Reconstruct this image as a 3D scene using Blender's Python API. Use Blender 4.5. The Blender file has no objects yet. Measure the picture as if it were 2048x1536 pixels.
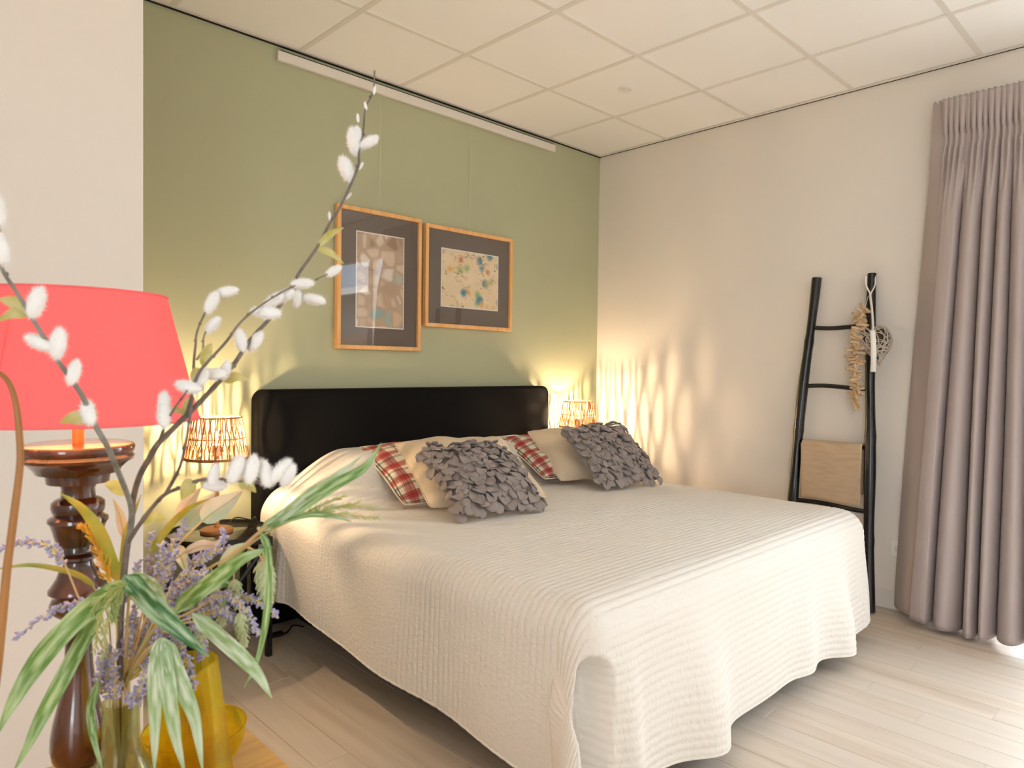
import bpy, math, random
import numpy as np
from mathutils import Vector, Matrix, Quaternion
random.seed(7); RNG = np.random.default_rng(7)
SC = bpy.context.scene
COL = SC.collection
R_ = math.radians

# ------------------------------------------------------------------ camera
FPX = 1391.73; YAW, PITCH, ROLL = 0.771906, -0.0250603, 0.0132347
CAM = np.array([-4.0456, -3.2600, 1.2677])
_f = np.array([math.sin(YAW)*math.cos(PITCH), math.cos(YAW)*math.cos(PITCH), math.sin(PITCH)])
_r = np.cross(_f, [0, 0, 1]); _r /= np.linalg.norm(_r); _u = np.cross(_r, _f)
CR = math.cos(ROLL)*_r + math.sin(ROLL)*_u
CU = -math.sin(ROLL)*_r + math.cos(ROLL)*_u
CF = _f
def at(x, y, depth):
    """a point of the room, measured off the survey photo, at a given distance"""
    return CAM + depth*(CF + CR*(x-1024)/FPX - CU*(y-768)/FPX)
cd = bpy.data.cameras.new('camera'); cam = bpy.data.objects.new('camera', cd); COL.objects.link(cam)
cd.sensor_width = 36; cd.lens = 36*FPX/2048; cd.clip_start = .05; cd.clip_end = 200
cam.matrix_world = Matrix((( CR[0], CU[0], -CF[0], CAM[0]), (CR[1], CU[1], -CF[1], CAM[1]), (CR[2], CU[2], -CF[2], CAM[2]), (0, 0, 0, 1)))
cd.dof.use_dof = True; cd.dof.focus_distance = 3.1; cd.dof.aperture_fstop = 10
SC.camera = cam

# ------------------------------------------------------------------ sky, exposure
w = bpy.data.worlds.new('overcast'); SC.world = w; w.use_nodes = True
w.node_tree.nodes['Background'].inputs[0].default_value = (.83, .92, 1.0, 1)
w.node_tree.nodes['Background'].inputs[1].default_value = 7.0
SC.view_settings.view_transform = 'Standard'; SC.view_settings.look = 'None'
SC.view_settings.gamma = 1; SC.view_settings.use_curve_mapping = False
SC.view_settings.exposure = 1.0
cy = SC.cycles
cy.max_bounces = 14; cy.diffuse_bounces = 6; cy.glossy_bounces = 5; cy.transmission_bounces = 12; cy.transparent_max_bounces = 16
cy.caustics_reflective = False; cy.caustics_refractive = False
cy.sample_clamp_indirect = 6.0
cy.use_denoising = True
def portal(name, loc, rot, sx, sy):
    l = bpy.data.lights.new(name, 'AREA'); l.shape = 'RECTANGLE'; l.size = sx; l.size_y = sy
    l.cycles.is_portal = True
    o = bpy.data.objects.new(name, l); COL.objects.link(o); o.location = loc; o.rotation_euler = rot
portal('daylight_portal_right', (.12, -3.75, 1.23), (0, R_(90), 0), 2.4, 2.5)
portal('daylight_portal_left', (-6.10, -4.7, 1.45), (0, R_(-90), 0), 1.9, 1.2)
FILAMENT = 3800.0      # bedside filaments, W/m2-ish emission
REDBULB = 110.0

# ------------------------------------------------------------------ materials
def _n(nt, t, **k):
    n = nt.nodes.new(t)
    for a, b in k.items(): setattr(n, a, b)
    return n
def lin(c):
    return tuple(((v/255)/12.92 if v/255 <= .04045 else ((v/255+.055)/1.055)**2.4) for v in c)
def mat(name, rgb, rough=.6, var=None, bump=None, metal=0, coat=0, sheen=0, spec=.5, coord='Object', alpha=None, rnd=None, srgb=True):
    """rgb in display values; var=(rgb2, scale(3), lo, hi); bump=(scale(3), strength, dist); rnd=(rgb2) per object"""
    m = bpy.data.materials.new(name); m.use_nodes = True; nt = m.node_tree
    b = nt.nodes['Principled BSDF']
    c = lin(rgb) if srgb else rgb
    b.inputs['Base Color'].default_value = (*c, 1); b.inputs['Roughness'].default_value = rough
    b.inputs['Metallic'].default_value = metal; b.inputs['Specular IOR Level'].default_value = spec
    b.inputs['Coat Weight'].default_value = coat; b.inputs['Coat Roughness'].default_value = .08
    b.inputs['Sheen Weight'].default_value = sheen
    tc = None
    if var or bump:
        tc = _n(nt, 'ShaderNodeTexCoord')
    col = None
    if var:
        mp = _n(nt, 'ShaderNodeMapping'); mp.inputs['Scale'].default_value = var[1]
        nt.links.new(tc.outputs[coord], mp.inputs[0])
        no = _n(nt, 'ShaderNodeTexNoise'); no.inputs['Scale'].default_value = 1; no.inputs['Detail'].default_value = 5
        nt.links.new(mp.outputs[0], no.inputs[0])
        if rnd:
            oi = _n(nt, 'ShaderNodeObjectInfo'); ad = _n(nt, 'ShaderNodeVectorMath', operation='MULTIPLY_ADD')
            cb = _n(nt, 'ShaderNodeCombineXYZ')
            for i in range(3): nt.links.new(oi.outputs['Random'], cb.inputs[i])
            nt.links.new(cb.outputs[0], ad.inputs[0]); ad.inputs[1].default_value = (37, 91, 53)
            nt.links.new(mp.outputs[0], ad.inputs[2]); nt.links.new(ad.outputs[0], no.inputs[0])
        rp = _n(nt, 'ShaderNodeMapRange'); rp.inputs[1].default_value = var[2]; rp.inputs[2].default_value = var[3]
        nt.links.new(no.outputs[0], rp.inputs[0])
        mx = _n(nt, 'ShaderNodeMix', data_type='RGBA'); mx.inputs[6].default_value = (*c, 1); mx.inputs[7].default_value = (*lin(var[0]), 1)
        nt.links.new(rp.outputs[0], mx.inputs[0]); col = mx.outputs[2]
    if rnd:
        oi = _n(nt, 'ShaderNodeObjectInfo'); mx = _n(nt, 'ShaderNodeMix', data_type='RGBA')
        if col: nt.links.new(col, mx.inputs[6])
        else: mx.inputs[6].default_value = (*c, 1)
        mx.inputs[7].default_value = (*lin(rnd), 1)
        mu = _n(nt, 'ShaderNodeMath', operation='MULTIPLY'); mu.inputs[1].default_value = .8
        nt.links.new(oi.outputs['Random'], mu.inputs[0]); nt.links.new(mu.outputs[0], mx.inputs[0]); col = mx.outputs[2]
    if col: nt.links.new(col, b.inputs['Base Color'])
    if bump:
        mp = _n(nt, 'ShaderNodeMapping'); mp.inputs['Scale'].default_value = bump[0]
        nt.links.new(tc.outputs[coord], mp.inputs[0])
        no = _n(nt, 'ShaderNodeTexNoise'); no.inputs['Scale'].default_value = 1; no.inputs['Detail'].default_value = 4
        nt.links.new(mp.outputs[0], no.inputs[0])
        bp = _n(nt, 'ShaderNodeBump'); bp.inputs['Strength'].default_value = bump[1]; bp.inputs['Distance'].default_value = bump[2]
        nt.links.new(no.outputs[0], bp.inputs['Height']); nt.links.new(bp.outputs[0], b.inputs['Normal'])
    return m
def emit(name, rgb, s):
    m = bpy.data.materials.new(name); m.use_nodes = True; nt = m.node_tree; nt.nodes.clear()
    e = _n(nt, 'ShaderNodeEmission'); e.inputs[0].default_value = (*rgb, 1); e.inputs[1].default_value = s
    o = _n(nt, 'ShaderNodeOutputMaterial'); nt.links.new(e.outputs[0], o.inputs[0]); return m
def pane(name, tint=(1, 1, 1), refl=1.0, ior=1.5):
    """thin glass sheet: clear (tinted) transmission with fresnel reflection"""
    m = bpy.data.materials.new(name); m.use_nodes = True; nt = m.node_tree; nt.nodes.clear()
    t = _n(nt, 'ShaderNodeBsdfTransparent'); t.inputs[0].default_value = (*tint, 1)
    g = _n(nt, 'ShaderNodeBsdfGlossy'); g.inputs['Roughness'].default_value = 0; g.inputs[0].default_value = (refl, refl, refl, 1)
    f = _n(nt, 'ShaderNodeFresnel'); f.inputs[0].default_value = ior
    mx = _n(nt, 'ShaderNodeMixShader'); o = _n(nt, 'ShaderNodeOutputMaterial')
    ge = _n(nt, 'ShaderNodeNewGeometry'); iv = _n(nt, 'ShaderNodeMath', operation='SUBTRACT'); iv.inputs[0].default_value = 1; nt.links.new(ge.outputs['Backfacing'], iv.inputs[1])
    ml = _n(nt, 'ShaderNodeMath', operation='MULTIPLY'); nt.links.new(f.outputs[0], ml.inputs[0]); nt.links.new(iv.outputs[0], ml.inputs[1])
    nt.links.new(ml.outputs[0], mx.inputs[0]); nt.links.new(t.outputs[0], mx.inputs[1]); nt.links.new(g.outputs[0], mx.inputs[2])
    nt.links.new(mx.outputs[0], o.inputs[0]); return m
def leafmat(name, rgb, rgb2, sc=(30, 30, 30), tr=.3, rough=.45, coord='Object'):
    m = mat(name, rgb, rough, var=(rgb2, sc, .42, .60), coord=coord); nt = m.node_tree; b = nt.nodes['Principled BSDF']
    t = _n(nt, 'ShaderNodeBsdfTranslucent'); mx = _n(nt, 'ShaderNodeMixShader'); mx.inputs[0].default_value = tr
    src = b.inputs['Base Color'].links[0].from_socket; nt.links.new(src, t.inputs[0])
    o = nt.nodes['Material Output']; nt.links.new(b.outputs[0], mx.inputs[1]); nt.links.new(t.outputs[0], mx.inputs[2]); nt.links.new(mx.outputs[0], o.inputs[0])
    return m

MT = {}
MT['green'] = mat('green_wall_paint', (181, 183, 151), .85, bump=((140, 140, 140), .08, .002))
MT['white_wall'] = mat('white_wall_paint', (232, 225, 217), .85, bump=((140, 140, 140), .08, .002))
MT['inner_white'] = mat('bright_white_paint', (244, 242, 238), .85)
MT['ceil'] = mat('ceiling_tile_white', (250, 248, 246), .9, bump=((300, 300, 300), .08, .001))
MT['gridbar'] = mat('ceiling_bar_white', (232, 227, 220), .5)
MT['trim'] = mat('trim_white', (228, 222, 214), .5)
MT['dark'] = mat('dark_void', (20, 18, 16), .9)  # also the colour of the painted shade strips at the ceiling edge
MT['plank'] = mat('laminate_plank', (208, 194, 178), .42, var=((190, 173, 156), (26, 1.6, 26), .42, .68), bump=((60, 3, 60), .06, .001), rnd=(202, 191, 178))
MT['subfloor'] = mat('plank_joint', (120, 100, 82), .9)
MT['blackfab'] = mat('black_fabric', (9, 8, 8), .9, bump=((400, 400, 900), .35, .001), spec=.2)
MT['black'] = mat('black_metal', (16, 15, 15), .38)
MT['tabletop'] = mat('black_gloss_top', (46, 40, 30), .22, coat=.6)
MT['stain'] = mat('black_stained_wood', (13, 13, 15), .3, var=((30, 30, 33), (20, 20, 5), .5, .8), bump=((30, 30, 8), .25, .004), coat=.2)
MT['frame'] = mat('beech_frame', (240, 188, 124), .45, var=((226, 166, 100), (40, 40, 6), .4, .7))
MT['mat'] = mat('grey_brown_mat', (108, 97, 88), .9)
MT['wire'] = mat('hanging_wire', (222, 216, 190), .5)
MT['cream'] = mat('cream_linen', (226, 207, 180), .9, bump=((500, 500, 500), .25, .001), sheen=.1)
MT['greyfelt'] = mat('grey_felt', (158, 146, 141), .95, bump=((600, 600, 600), .2, .001), sheen=.15, rnd=(146, 134, 130))
MT['curtain'] = mat('mauve_curtain', (176, 163, 161), .8, bump=((900, 900, 900), .12, .001), sheen=.15)
MT['towel'] = mat('beige_towel', (196, 171, 142), .95, var=((186, 160, 130), (12, 12, 50), .4, .7), bump=((300, 300, 300), .3, .001), sheen=.2)
MT['rattan'] = mat('rattan_cane', (176, 120, 74), .6, var=((140, 90, 52), (90, 90, 20), .4, .7))
MT['lampwood'] = mat('lamp_wood', (196, 138, 86), .5)
MT['plastic'] = mat('white_plastic', (236, 232, 226), .4)
MT['cord'] = mat('black_cord', (14, 14, 14), .5)
MT['drift'] = mat('driftwood', (196, 164, 128), .85, var=((160, 126, 92), (60, 60, 60), .4, .7), rnd=(210, 184, 150))
MT['wicker'] = mat('grey_wicker', (186, 174, 160), .85, var=((150, 138, 124), (120, 120, 120), .4, .7))
MT['wickerdark'] = mat('dark_wicker', (74, 64, 56), .95)
MT['ribbon'] = mat('white_ribbon', (236, 232, 226), .7)
MT['glaze'] = mat('brown_glaze', (84, 38, 14), .16, var=((22, 11, 11), (18, 18, 10), .42, .62), bump=((45, 45, 60), .12, .004), coat=.7)
MT['stemwood'] = mat('lamplit_orange_stem', (206, 104, 36), .4)  # copper-toned wood, with the lamp's warm glow put into the colour
MT['oak'] = mat('oak_table', (214, 170, 100), .4, var=((192, 142, 76), (6, 60, 60), .4, .7), coat=.25)
MT['bark'] = mat('willow_bark', (122, 110, 100), .8, var=((92, 86, 80), (60, 60, 60), .4, .7), bump=((90, 90, 90), .3, .002))
MT['barkpale'] = mat('willow_bark_pale', (140, 140, 132), .8, var=((110, 104, 96), (60, 60, 60), .4, .7))
MT['catkin'] = mat('catkin_fur', (236, 234, 232), .95, sheen=.5)
MT['leafg'] = leafmat('green_leaf', (98, 136, 62), (172, 196, 146), (4, 3.2, 1), coord='UV')
MT['leafp'] = leafmat('pale_green_leaf', (150, 178, 122), (206, 220, 196), (4, 3.2, 1), coord='UV')
MT['leafd'] = leafmat('deep_green_leaf', (52, 104, 52), (168, 194, 158), (3, 3.6, 1), coord='UV')
MT['leafy'] = leafmat('olive_leaf', (164, 148, 44), (136, 146, 52), (25, 25, 25))
MT['leafw'] = leafmat('willow_leaf', (188, 178, 96), (206, 200, 140), (40, 40, 40))
MT['leafbroad'] = leafmat('broad_leaf', (176, 194, 160), (212, 200, 176), (22, 22, 22))
MT['leafpink'] = leafmat('dry_leaf', (214, 190, 168), (196, 178, 150), (22, 22, 22))
MT['stalk'] = mat('green_stalk', (170, 156, 96), .6, var=((190, 150, 110), (40, 40, 40), .4, .7))
MT['strawstem'] = mat('straw_stem', (206, 176, 118), .7)
MT['lav'] = mat('lavender_floret', (182, 177, 206), .9, var=((150, 143, 180), (150, 150, 150), .42, .6))
MT['calyx'] = mat('lavender_calyx', (214, 202, 140), .9)
MT['hop'] = leafmat('hop_bract', (206, 212, 172), (190, 204, 156), (60, 60, 60), .35)
MT['goldfern'] = leafmat('golden_frond', (244, 196, 60), (232, 172, 44), (80, 80, 80), .3)
MT['wheat'] = leafmat('green_spikelet', (196, 208, 138), (178, 198, 120), (80, 80, 80), .3)
MT['reed'] = mat('brown_reed', (164, 112, 56), .55, var=((140, 92, 44), (30, 30, 10), .4, .7))
MT['clear'] = pane('window_glass')
MT['picglass'] = pane('picture_glass', refl=1.0, ior=1.62)
MT['bulbglass'] = pane('bulb_glass', tint=(1, .97, .9))
MT['roof'] = mat('slate_roof', (150, 160, 170), .6)
MT['brick'] = mat('shed_wall', (128, 124, 118), .9, var=((104, 100, 94), (3, 3, 14), .4, .7))
MT['paving'] = mat('garden_paving', (186, 182, 174), .9, var=((160, 158, 150), (1, 1, 1), .4, .7))
MT['reedfence'] = mat('reed_fence', (168, 130, 92), .9, var=((110, 80, 54), (30, 30, 4), .4, .7))
MT['hedge'] = mat('hedge_green', (74, 92, 52), .95, var=((46, 62, 32), (9, 9, 9), .4, .7))

def red_shade():
    m = bpy.data.materials.new('red_shade_fabric'); m.use_nodes = True; nt = m.node_tree; b = nt.nodes['Principled BSDF']
    b.inputs['Base Color'].default_value = (*lin((250, 130, 132)), 1); b.inputs['Roughness'].default_value = .85
    t = _n(nt, 'ShaderNodeBsdfTranslucent'); t.inputs[0].default_value = (*lin((250, 112, 116)), 1)
    mx = _n(nt, 'ShaderNodeMixShader'); mx.inputs[0].default_value = .28
    nt.links.new(b.outputs[0], mx.inputs[1]); nt.links.new(t.outputs[0], mx.inputs[2]); nt.links.new(mx.outputs[0], nt.nodes['Material Output'].inputs[0])
    return m
MT['redshade'] = red_shade()
MT['lining'] = leafmat('shade_lining_white', (240, 226, 214), (236, 220, 206), (30, 30, 30), .55, .8)
def tinted_glass(name, col, dens):
    m = bpy.data.materials.new(name); m.use_nodes = True; nt = m.node_tree; b = nt.nodes['Principled BSDF']
    b.inputs['Base Color'].default_value = (*col, 1); b.inputs['Roughness'].default_value = .02
    b.inputs['Transmission Weight'].default_value = 1; b.inputs['IOR'].default_value = 1.35
    # light passes through the thin coloured wall
    t = _n(nt, 'ShaderNodeBsdfTransparent'); t.inputs[0].default_value = (*col, 1)
    mx = _n(nt, 'ShaderNodeMixShader'); mx.inputs[0].default_value = dens
    nt.links.new(b.outputs[0], mx.inputs[1]); nt.links.new(t.outputs[0], mx.inputs[2]); nt.links.new(mx.outputs[0], nt.nodes['Material Output'].inputs[0])
    return m
MT['yglass'] = tinted_glass('yellow_glass', (.99, .92, .18), .6)
MT['bowlglass'] = tinted_glass('olive_yellow_glass', (.96, .88, .12), .5)
MT['gglass'] = tinted_glass('green_bottle_glass', (.84, .87, .68), .6)

def quilt_mat():
    m = mat('quilted_cotton', (229, 224, 217), .85); nt = m.node_tree; b = nt.nodes['Principled BSDF']
    tc = _n(nt, 'ShaderNodeTexCoord'); mp = _n(nt, 'ShaderNodeMapping'); mp.inputs['Scale'].default_value = (75, 42, 1)
    nt.links.new(tc.outputs['UV'], mp.inputs[0])
    no = _n(nt, 'ShaderNodeTexNoise'); no.inputs['Scale'].default_value = 1; no.inputs['Detail'].default_value = 2
    nt.links.new(mp.outputs[0], no.inputs[0])
    bp = _n(nt, 'ShaderNodeBump'); bp.inputs['Strength'].default_value = .5; bp.inputs['Distance'].default_value = .006
    nt.links.new(no.outputs[0], bp.inputs['Height']); nt.links.new(bp.outputs[0], b.inputs['Normal'])
    return m
MT['quilt'] = quilt_mat()

def plaid_mat():
    m = mat('tartan_cotton', (230, 222, 200), .9); nt = m.node_tree; b = nt.nodes['Principled BSDF']
    tc = _n(nt, 'ShaderNodeTexCoord'); sp = _n(nt, 'ShaderNodeSeparateXYZ'); nt.links.new(tc.outputs['UV'], sp.inputs[0])
    def band(out, n, off, half):          # 1 inside a stripe repeated n times
        a = _n(nt, 'ShaderNodeMath', operation='MULTIPLY_ADD'); a.inputs[1].default_value = n; a.inputs[2].default_value = off
        nt.links.new(out, a.inputs[0])
        f = _n(nt, 'ShaderNodeMath', operation='FRACT'); nt.links.new(a.outputs[0], f.inputs[0])
        s = _n(nt, 'ShaderNodeMath', operation='SUBTRACT'); nt.links.new(f.outputs[0], s.inputs[0]); s.inputs[1].default_value = .5
        ab = _n(nt, 'ShaderNodeMath', operation='ABSOLUTE'); nt.links.new(s.outputs[0], ab.inputs[0])
        l = _n(nt, 'ShaderNodeMath', operation='LESS_THAN'); nt.links.new(ab.outputs[0], l.inputs[0]); l.inputs[1].default_value = half
        return l.outputs[0]
    col = None
    def over(col, fac, k, rgb):
        mx = _n(nt, 'ShaderNodeMix', data_type='RGBA')
        mu = _n(nt, 'ShaderNodeMath', operation='MULTIPLY'); mu.inputs[1].default_value = k; nt.links.new(fac, mu.inputs[0]); nt.links.new(mu.outputs[0], mx.inputs[0])
        if col is None: mx.inputs[6].default_value = (*lin((230, 222, 200)), 1)
        else: nt.links.new(col, mx.inputs[6])
        mx.inputs[7].default_value = (*lin(rgb), 1); return mx.outputs[2]
    for o in (sp.outputs[0], sp.outputs[1]):
        col = over(col, band(o, 5, 0, .17), .72, (168, 14, 22))
        col = over(col, band(o, 5, .38, .022), .75, (24, 20, 22))
        col = over(col, band(o, 5, .46, .022), .75, (24, 20, 22))
        col = over(col, band(o, 5, .20, .018), .6, (200, 60, 60))
        col = over(col, band(o, 5, 0, .02), .5, (120, 10, 14))
    nt.links.new(col, b.inputs['Base Color']); return m
MT['plaid'] = plaid_mat()

def art_spots():
    """loose watercolour sheet: cream paper, blots of blue, green, ochre and red, brown squiggles"""
    m = mat('watercolour_print', (232, 206, 168), .7); nt = m.node_tree; b = nt.nodes['Principled BSDF']
    tc = _n(nt, 'ShaderNodeTexCoord'); co = tc.outputs['UV']
    wn = _n(nt, 'ShaderNodeTexNoise'); wn.inputs['Scale'].default_value = 9; nt.links.new(co, wn.inputs[0])
    wm = _n(nt, 'ShaderNodeVectorMath', operation='MULTIPLY_ADD'); wm.inputs[1].default_value = (.06, .06, 0); nt.links.new(wn.outputs['Color'], wm.inputs[0]); nt.links.new(co, wm.inputs[2])
    def blots(col, scale, seed, rgb, r, k, soft=.5):
        mp = _n(nt, 'ShaderNodeMapping'); mp.inputs['Location'].default_value = (seed, seed*1.7, 0); mp.inputs['Scale'].default_value = (scale*1.33, scale, 1)
        nt.links.new(wm.outputs[0], mp.inputs[0])
        v = _n(nt, 'ShaderNodeTexVoronoi'); v.inputs['Scale'].default_value = 1; nt.links.new(mp.outputs[0], v.inputs[0])
        mr = _n(nt, 'ShaderNodeMapRange'); mr.inputs[1].default_value = r; mr.inputs[2].default_value = r*soft; nt.links.new(v.outputs['Distance'], mr.inputs[0])
        mu = _n(nt, 'ShaderNodeMath', operation='MULTIPLY'); mu.inputs[1].default_value = k; nt.links.new(mr.outputs[0], mu.inputs[0])
        mx = _n(nt, 'ShaderNodeMix', data_type='RGBA'); nt.links.new(mu.outputs[0], mx.inputs[0])
        if col is None: mx.inputs[6].default_value = (*lin((234, 210, 172)), 1)
        else: nt.links.new(col, mx.inputs[6])
        mx.inputs[7].default_value = (*lin(rgb), 1); return mx.outputs[2]
    col = blots(None, 3.1, .3, (240, 220, 188), .6, .8)
    col = blots(col, 3.6, 5.2, (120, 172, 84), .36, .85, .15)
    col = blots(col, 3.2, 1.4, (34, 134, 162), .36, .95, .45)
    col = blots(col, 3.4, 9.6, (232, 170, 48), .30, .9, .15)
    col = blots(col, 2.6, 13.1, (196, 76, 50), .20, .8, .1)
    n2 = _n(nt, 'ShaderNodeTexNoise'); n2.inputs['Scale'].default_value = 11; n2.inputs['Detail'].default_value = 2; nt.links.new(co, n2.inputs[0])
    s = _n(nt, 'ShaderNodeMath', operation='SUBTRACT'); nt.links.new(n2.outputs[0], s.inputs[0]); s.inputs[1].default_value = .5
    a = _n(nt, 'ShaderNodeMath', operation='ABSOLUTE'); nt.links.new(s.outputs[0], a.inputs[0])
    mr = _n(nt, 'ShaderNodeMapRange'); mr.inputs[1].default_value = .022; mr.inputs[2].default_value = .008; nt.links.new(a.outputs[0], mr.inputs[0])
    n3 = _n(nt, 'ShaderNodeTexNoise'); n3.inputs['Scale'].default_value = 5; nt.links.new(co, n3.inputs[0])
    g = _n(nt, 'ShaderNodeMapRange'); g.inputs[1].default_value = .5; g.inputs[2].default_value = .58; nt.links.new(n3.outputs[0], g.inputs[0])
    mu = _n(nt, 'ShaderNodeMath', operation='MULTIPLY'); nt.links.new(mr.outputs[0], mu.inputs[0]); nt.links.new(g.outputs[0], mu.inputs[1])
    mx = _n(nt, 'ShaderNodeMix', data_type='RGBA'); nt.links.new(mu.outputs[0], mx.inputs[0]); nt.links.new(col, mx.inputs[6]); mx.inputs[7].default_value = (*lin((122, 82, 54)), 1)
    nt.links.new(mx.outputs[2], b.inputs['Base Color']); return m
def art_pebbles():
    """photo print of smooth sand coloured pebbles"""
    m = mat('pebble_print', (206, 186, 164), .7); nt = m.node_tree; b = nt.nodes['Principled BSDF']
    tc = _n(nt, 'ShaderNodeTexCoord'); mp = _n(nt, 'ShaderNodeMapping'); mp.inputs['Scale'].default_value = (4.2, 8.2, 1); nt.links.new(tc.outputs['UV'], mp.inputs[0])
    v = _n(nt, 'ShaderNodeTexVoronoi', feature='SMOOTH_F1'); v.inputs['Smoothness'].default_value = .25; v.inputs['Scale'].default_value = 1; nt.links.new(mp.outputs[0], v.inputs[0])
    v2 = _n(nt, 'ShaderNodeTexVoronoi', feature='DISTANCE_TO_EDGE'); v2.inputs['Scale'].default_value = 1; nt.links.new(mp.outputs[0], v2.inputs[0])
    sp = _n(nt, 'ShaderNodeSeparateColor'); nt.links.new(v.outputs['Color'], sp.inputs[0])
    cr = _n(nt, 'ShaderNodeValToRGB'); e = cr.color_ramp.elements
    e[0].color = (*lin((150, 120, 96)), 1); e[1].color = (*lin((226, 208, 186)), 1)
    for p_, c_ in ((.3, (222, 202, 178)), (.55, (206, 172, 136)), (.75, (232, 222, 208)), (.92, (150, 176, 168))):
        q = e.new(p_); q.color = (*lin(c_), 1)
    nt.links.new(sp.outputs[0], cr.inputs[0])
    mr = _n(nt, 'ShaderNodeMapRange'); mr.inputs[1].default_value = 0; mr.inputs[2].default_value = .22; nt.links.new(v2.outputs[0], mr.inputs[0])
    mx = _n(nt, 'ShaderNodeMix', data_type='RGBA'); nt.links.new(mr.outputs[0], mx.inputs[0]); mx.inputs[6].default_value = (*lin((188, 162, 138)), 1); nt.links.new(cr.outputs[0], mx.inputs[7])
    nt.links.new(mx.outputs[2], b.inputs['Base Color']); return m
MT['art_spots'] = art_spots(); MT['art_pebbles'] = art_pebbles()

# ------------------------------------------------------------------ mesh helpers
WL = {}
def V(*a): return np.array(a, float)
class MB:
    def __init__(s): s.v = []; s.f = []; s.uv = None; s.n = 0
    def add(s, vs, fs):
        vs = np.asarray(vs, float).reshape(-1, 3); s.v.append(vs)
        o = s.n; s.f += [tuple(i+o for i in f) for f in fs]; s.n += len(vs); return s
    def box(s, x0, x1, y0, y1, z0, z1, b=0):
        x0, x1 = sorted((x0, x1)); y0, y1 = sorted((y0, y1)); z0, z1 = sorted((z0, z1))
        if b <= 0:
            v = [(x, y, z) for x in (x0, x1) for y in (y0, y1) for z in (z0, z1)]
            return s.add(v, [(0, 1, 3, 2), (4, 6, 7, 5), (0, 4, 5, 1), (2, 3, 7, 6), (0, 2, 6, 4), (1, 5, 7, 3)])
        v = []; ix = {}
        X = (x0, x1); Y = (y0, y1); Z = (z0, z1)
        for i in (0, 1):
            for j in (0, 1):
                for k in (0, 1):
                    sx, sy, sz = (1, -1)[i], (1, -1)[j], (1, -1)[k]
                    for a, d in (('x', (0, sy*b, sz*b)), ('y', (sx*b, 0, sz*b)), ('z', (sx*b, sy*b, 0))):
                        ix[(i, j, k, a)] = len(v); v.append((X[i]+d[0], Y[j]+d[1], Z[k]+d[2]))
        g = lambda i, j, k, a: ix[(i, j, k, a)]
        f = []
        for i in (0, 1):
            q = [g(i, 0, 0, 'x'), g(i, 1, 0, 'x'), g(i, 1, 1, 'x'), g(i, 0, 1, 'x')]; f.append(q if i else q[::-1])
            q = [g(0, i, 0, 'y'), g(0, i, 1, 'y'), g(1, i, 1, 'y'), g(1, i, 0, 'y')]; f.append(q if i else q[::-1])
            q = [g(0, 0, i, 'z'), g(1, 0, i, 'z'), g(1, 1, i, 'z'), g(0, 1, i, 'z')]; f.append(q if i else q[::-1])
        for i in (0, 1):
            for j in (0, 1):
                f.append([g(i, j, 0, 'x'), g(i, j, 1, 'x'), g(i, j, 1, 'y'), g(i, j, 0, 'y')])
                f.append([g(i, 0, j, 'x'), g(i, 1, j, 'x'), g(i, 1, j, 'z'), g(i, 0, j, 'z')])
                f.append([g(0, i, j, 'y'), g(1, i, j, 'y'), g(1, i, j, 'z'), g(0, i, j, 'z')])
                for k in (0, 1): f.append([g(i, j, k, 'x'), g(i, j, k, 'y'), g(i, j, k, 'z')])
        return s.add(v, f)
    def tube(s, pts, rad, n=8, caps=True):
        P = np.asarray(pts, float); m = len(P)
        rad = np.full(m, rad) if np.isscalar(rad) else np.asarray(rad, float)
        T = np.gradient(P, axis=0); T /= (np.linalg.norm(T, axis=1, keepdims=True)+1e-12)
        ref = V(0, 0, 1) if abs(T[0][2]) < .9 else V(1, 0, 0)
        a = np.cross(T[0], ref); a /= np.linalg.norm(a)
        vs = []
        for i in range(m):
            a = a-T[i]*np.dot(a, T[i]); a /= np.linalg.norm(a)+1e-12; b = np.cross(T[i], a)
            for k in range(n):
                t = 2*math.pi*k/n; vs.append(P[i]+rad[i]*(math.cos(t)*a+math.sin(t)*b))
        fs = [(i*n+k, i*n+(k+1) % n, (i+1)*n+(k+1) % n, (i+1)*n+k) for i in range(m-1) for k in range(n)]
        if caps: fs += [tuple(range(n))[::-1], tuple(range((m-1)*n, m*n))]
        return s.add(vs, fs)
    def lathe(s, prof, c=(0, 0, 0), n=40, closed=False):
        vs = []; m = len(prof)
        for (r, z) in prof:
            for k in range(n):
                t = 2*math.pi*k/n; vs.append((c[0]+r*math.cos(t), c[1]+r*math.sin(t), c[2]+z))
        fs = [(i*n+k, i*n+(k+1) % n, (i+1)*n+(k+1) % n, (i+1)*n+k) for i in range(m-1) for k in range(n)]
        if closed: fs += [((m-1)*n+k, (m-1)*n+(k+1) % n, (k+1) % n, k) for k in range(n)]
        else: fs += [tuple(range(n))[::-1], tuple(range((m-1)*n, m*n))]
        return s.add(vs, fs)
    def ell(s, c, r, n=10, m=7, M=None):
        vs = []; c = np.asarray(c, float)
        for i in range(m+1):
            p = math.pi*i/m
            for k in range(n):
                t = 2*math.pi*k/n; q = V(r[0]*math.sin(p)*math.cos(t), r[1]*math.sin(p)*math.sin(t), r[2]*math.cos(p))
                if M is not None: q = M @ q
                vs.append(c+q)
        fs = [(i*n+k, (i+1)*n+k, (i+1)*n+(k+1) % n, i*n+(k+1) % n) for i in range(m) for k in range(n)]
        return s.add(vs, fs)
    def grid(s, A, flip=False):
        A = np.asarray(A, float); a, b = A.shape[:2]
        fs = [(i*b+j, (i+1)*b+j, (i+1)*b+j+1, i*b+j+1) for i in range(a-1) for j in range(b-1)]
        if flip: fs = [f[::-1] for f in fs]
        return s.add(A.reshape(-1, 3), fs)
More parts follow.
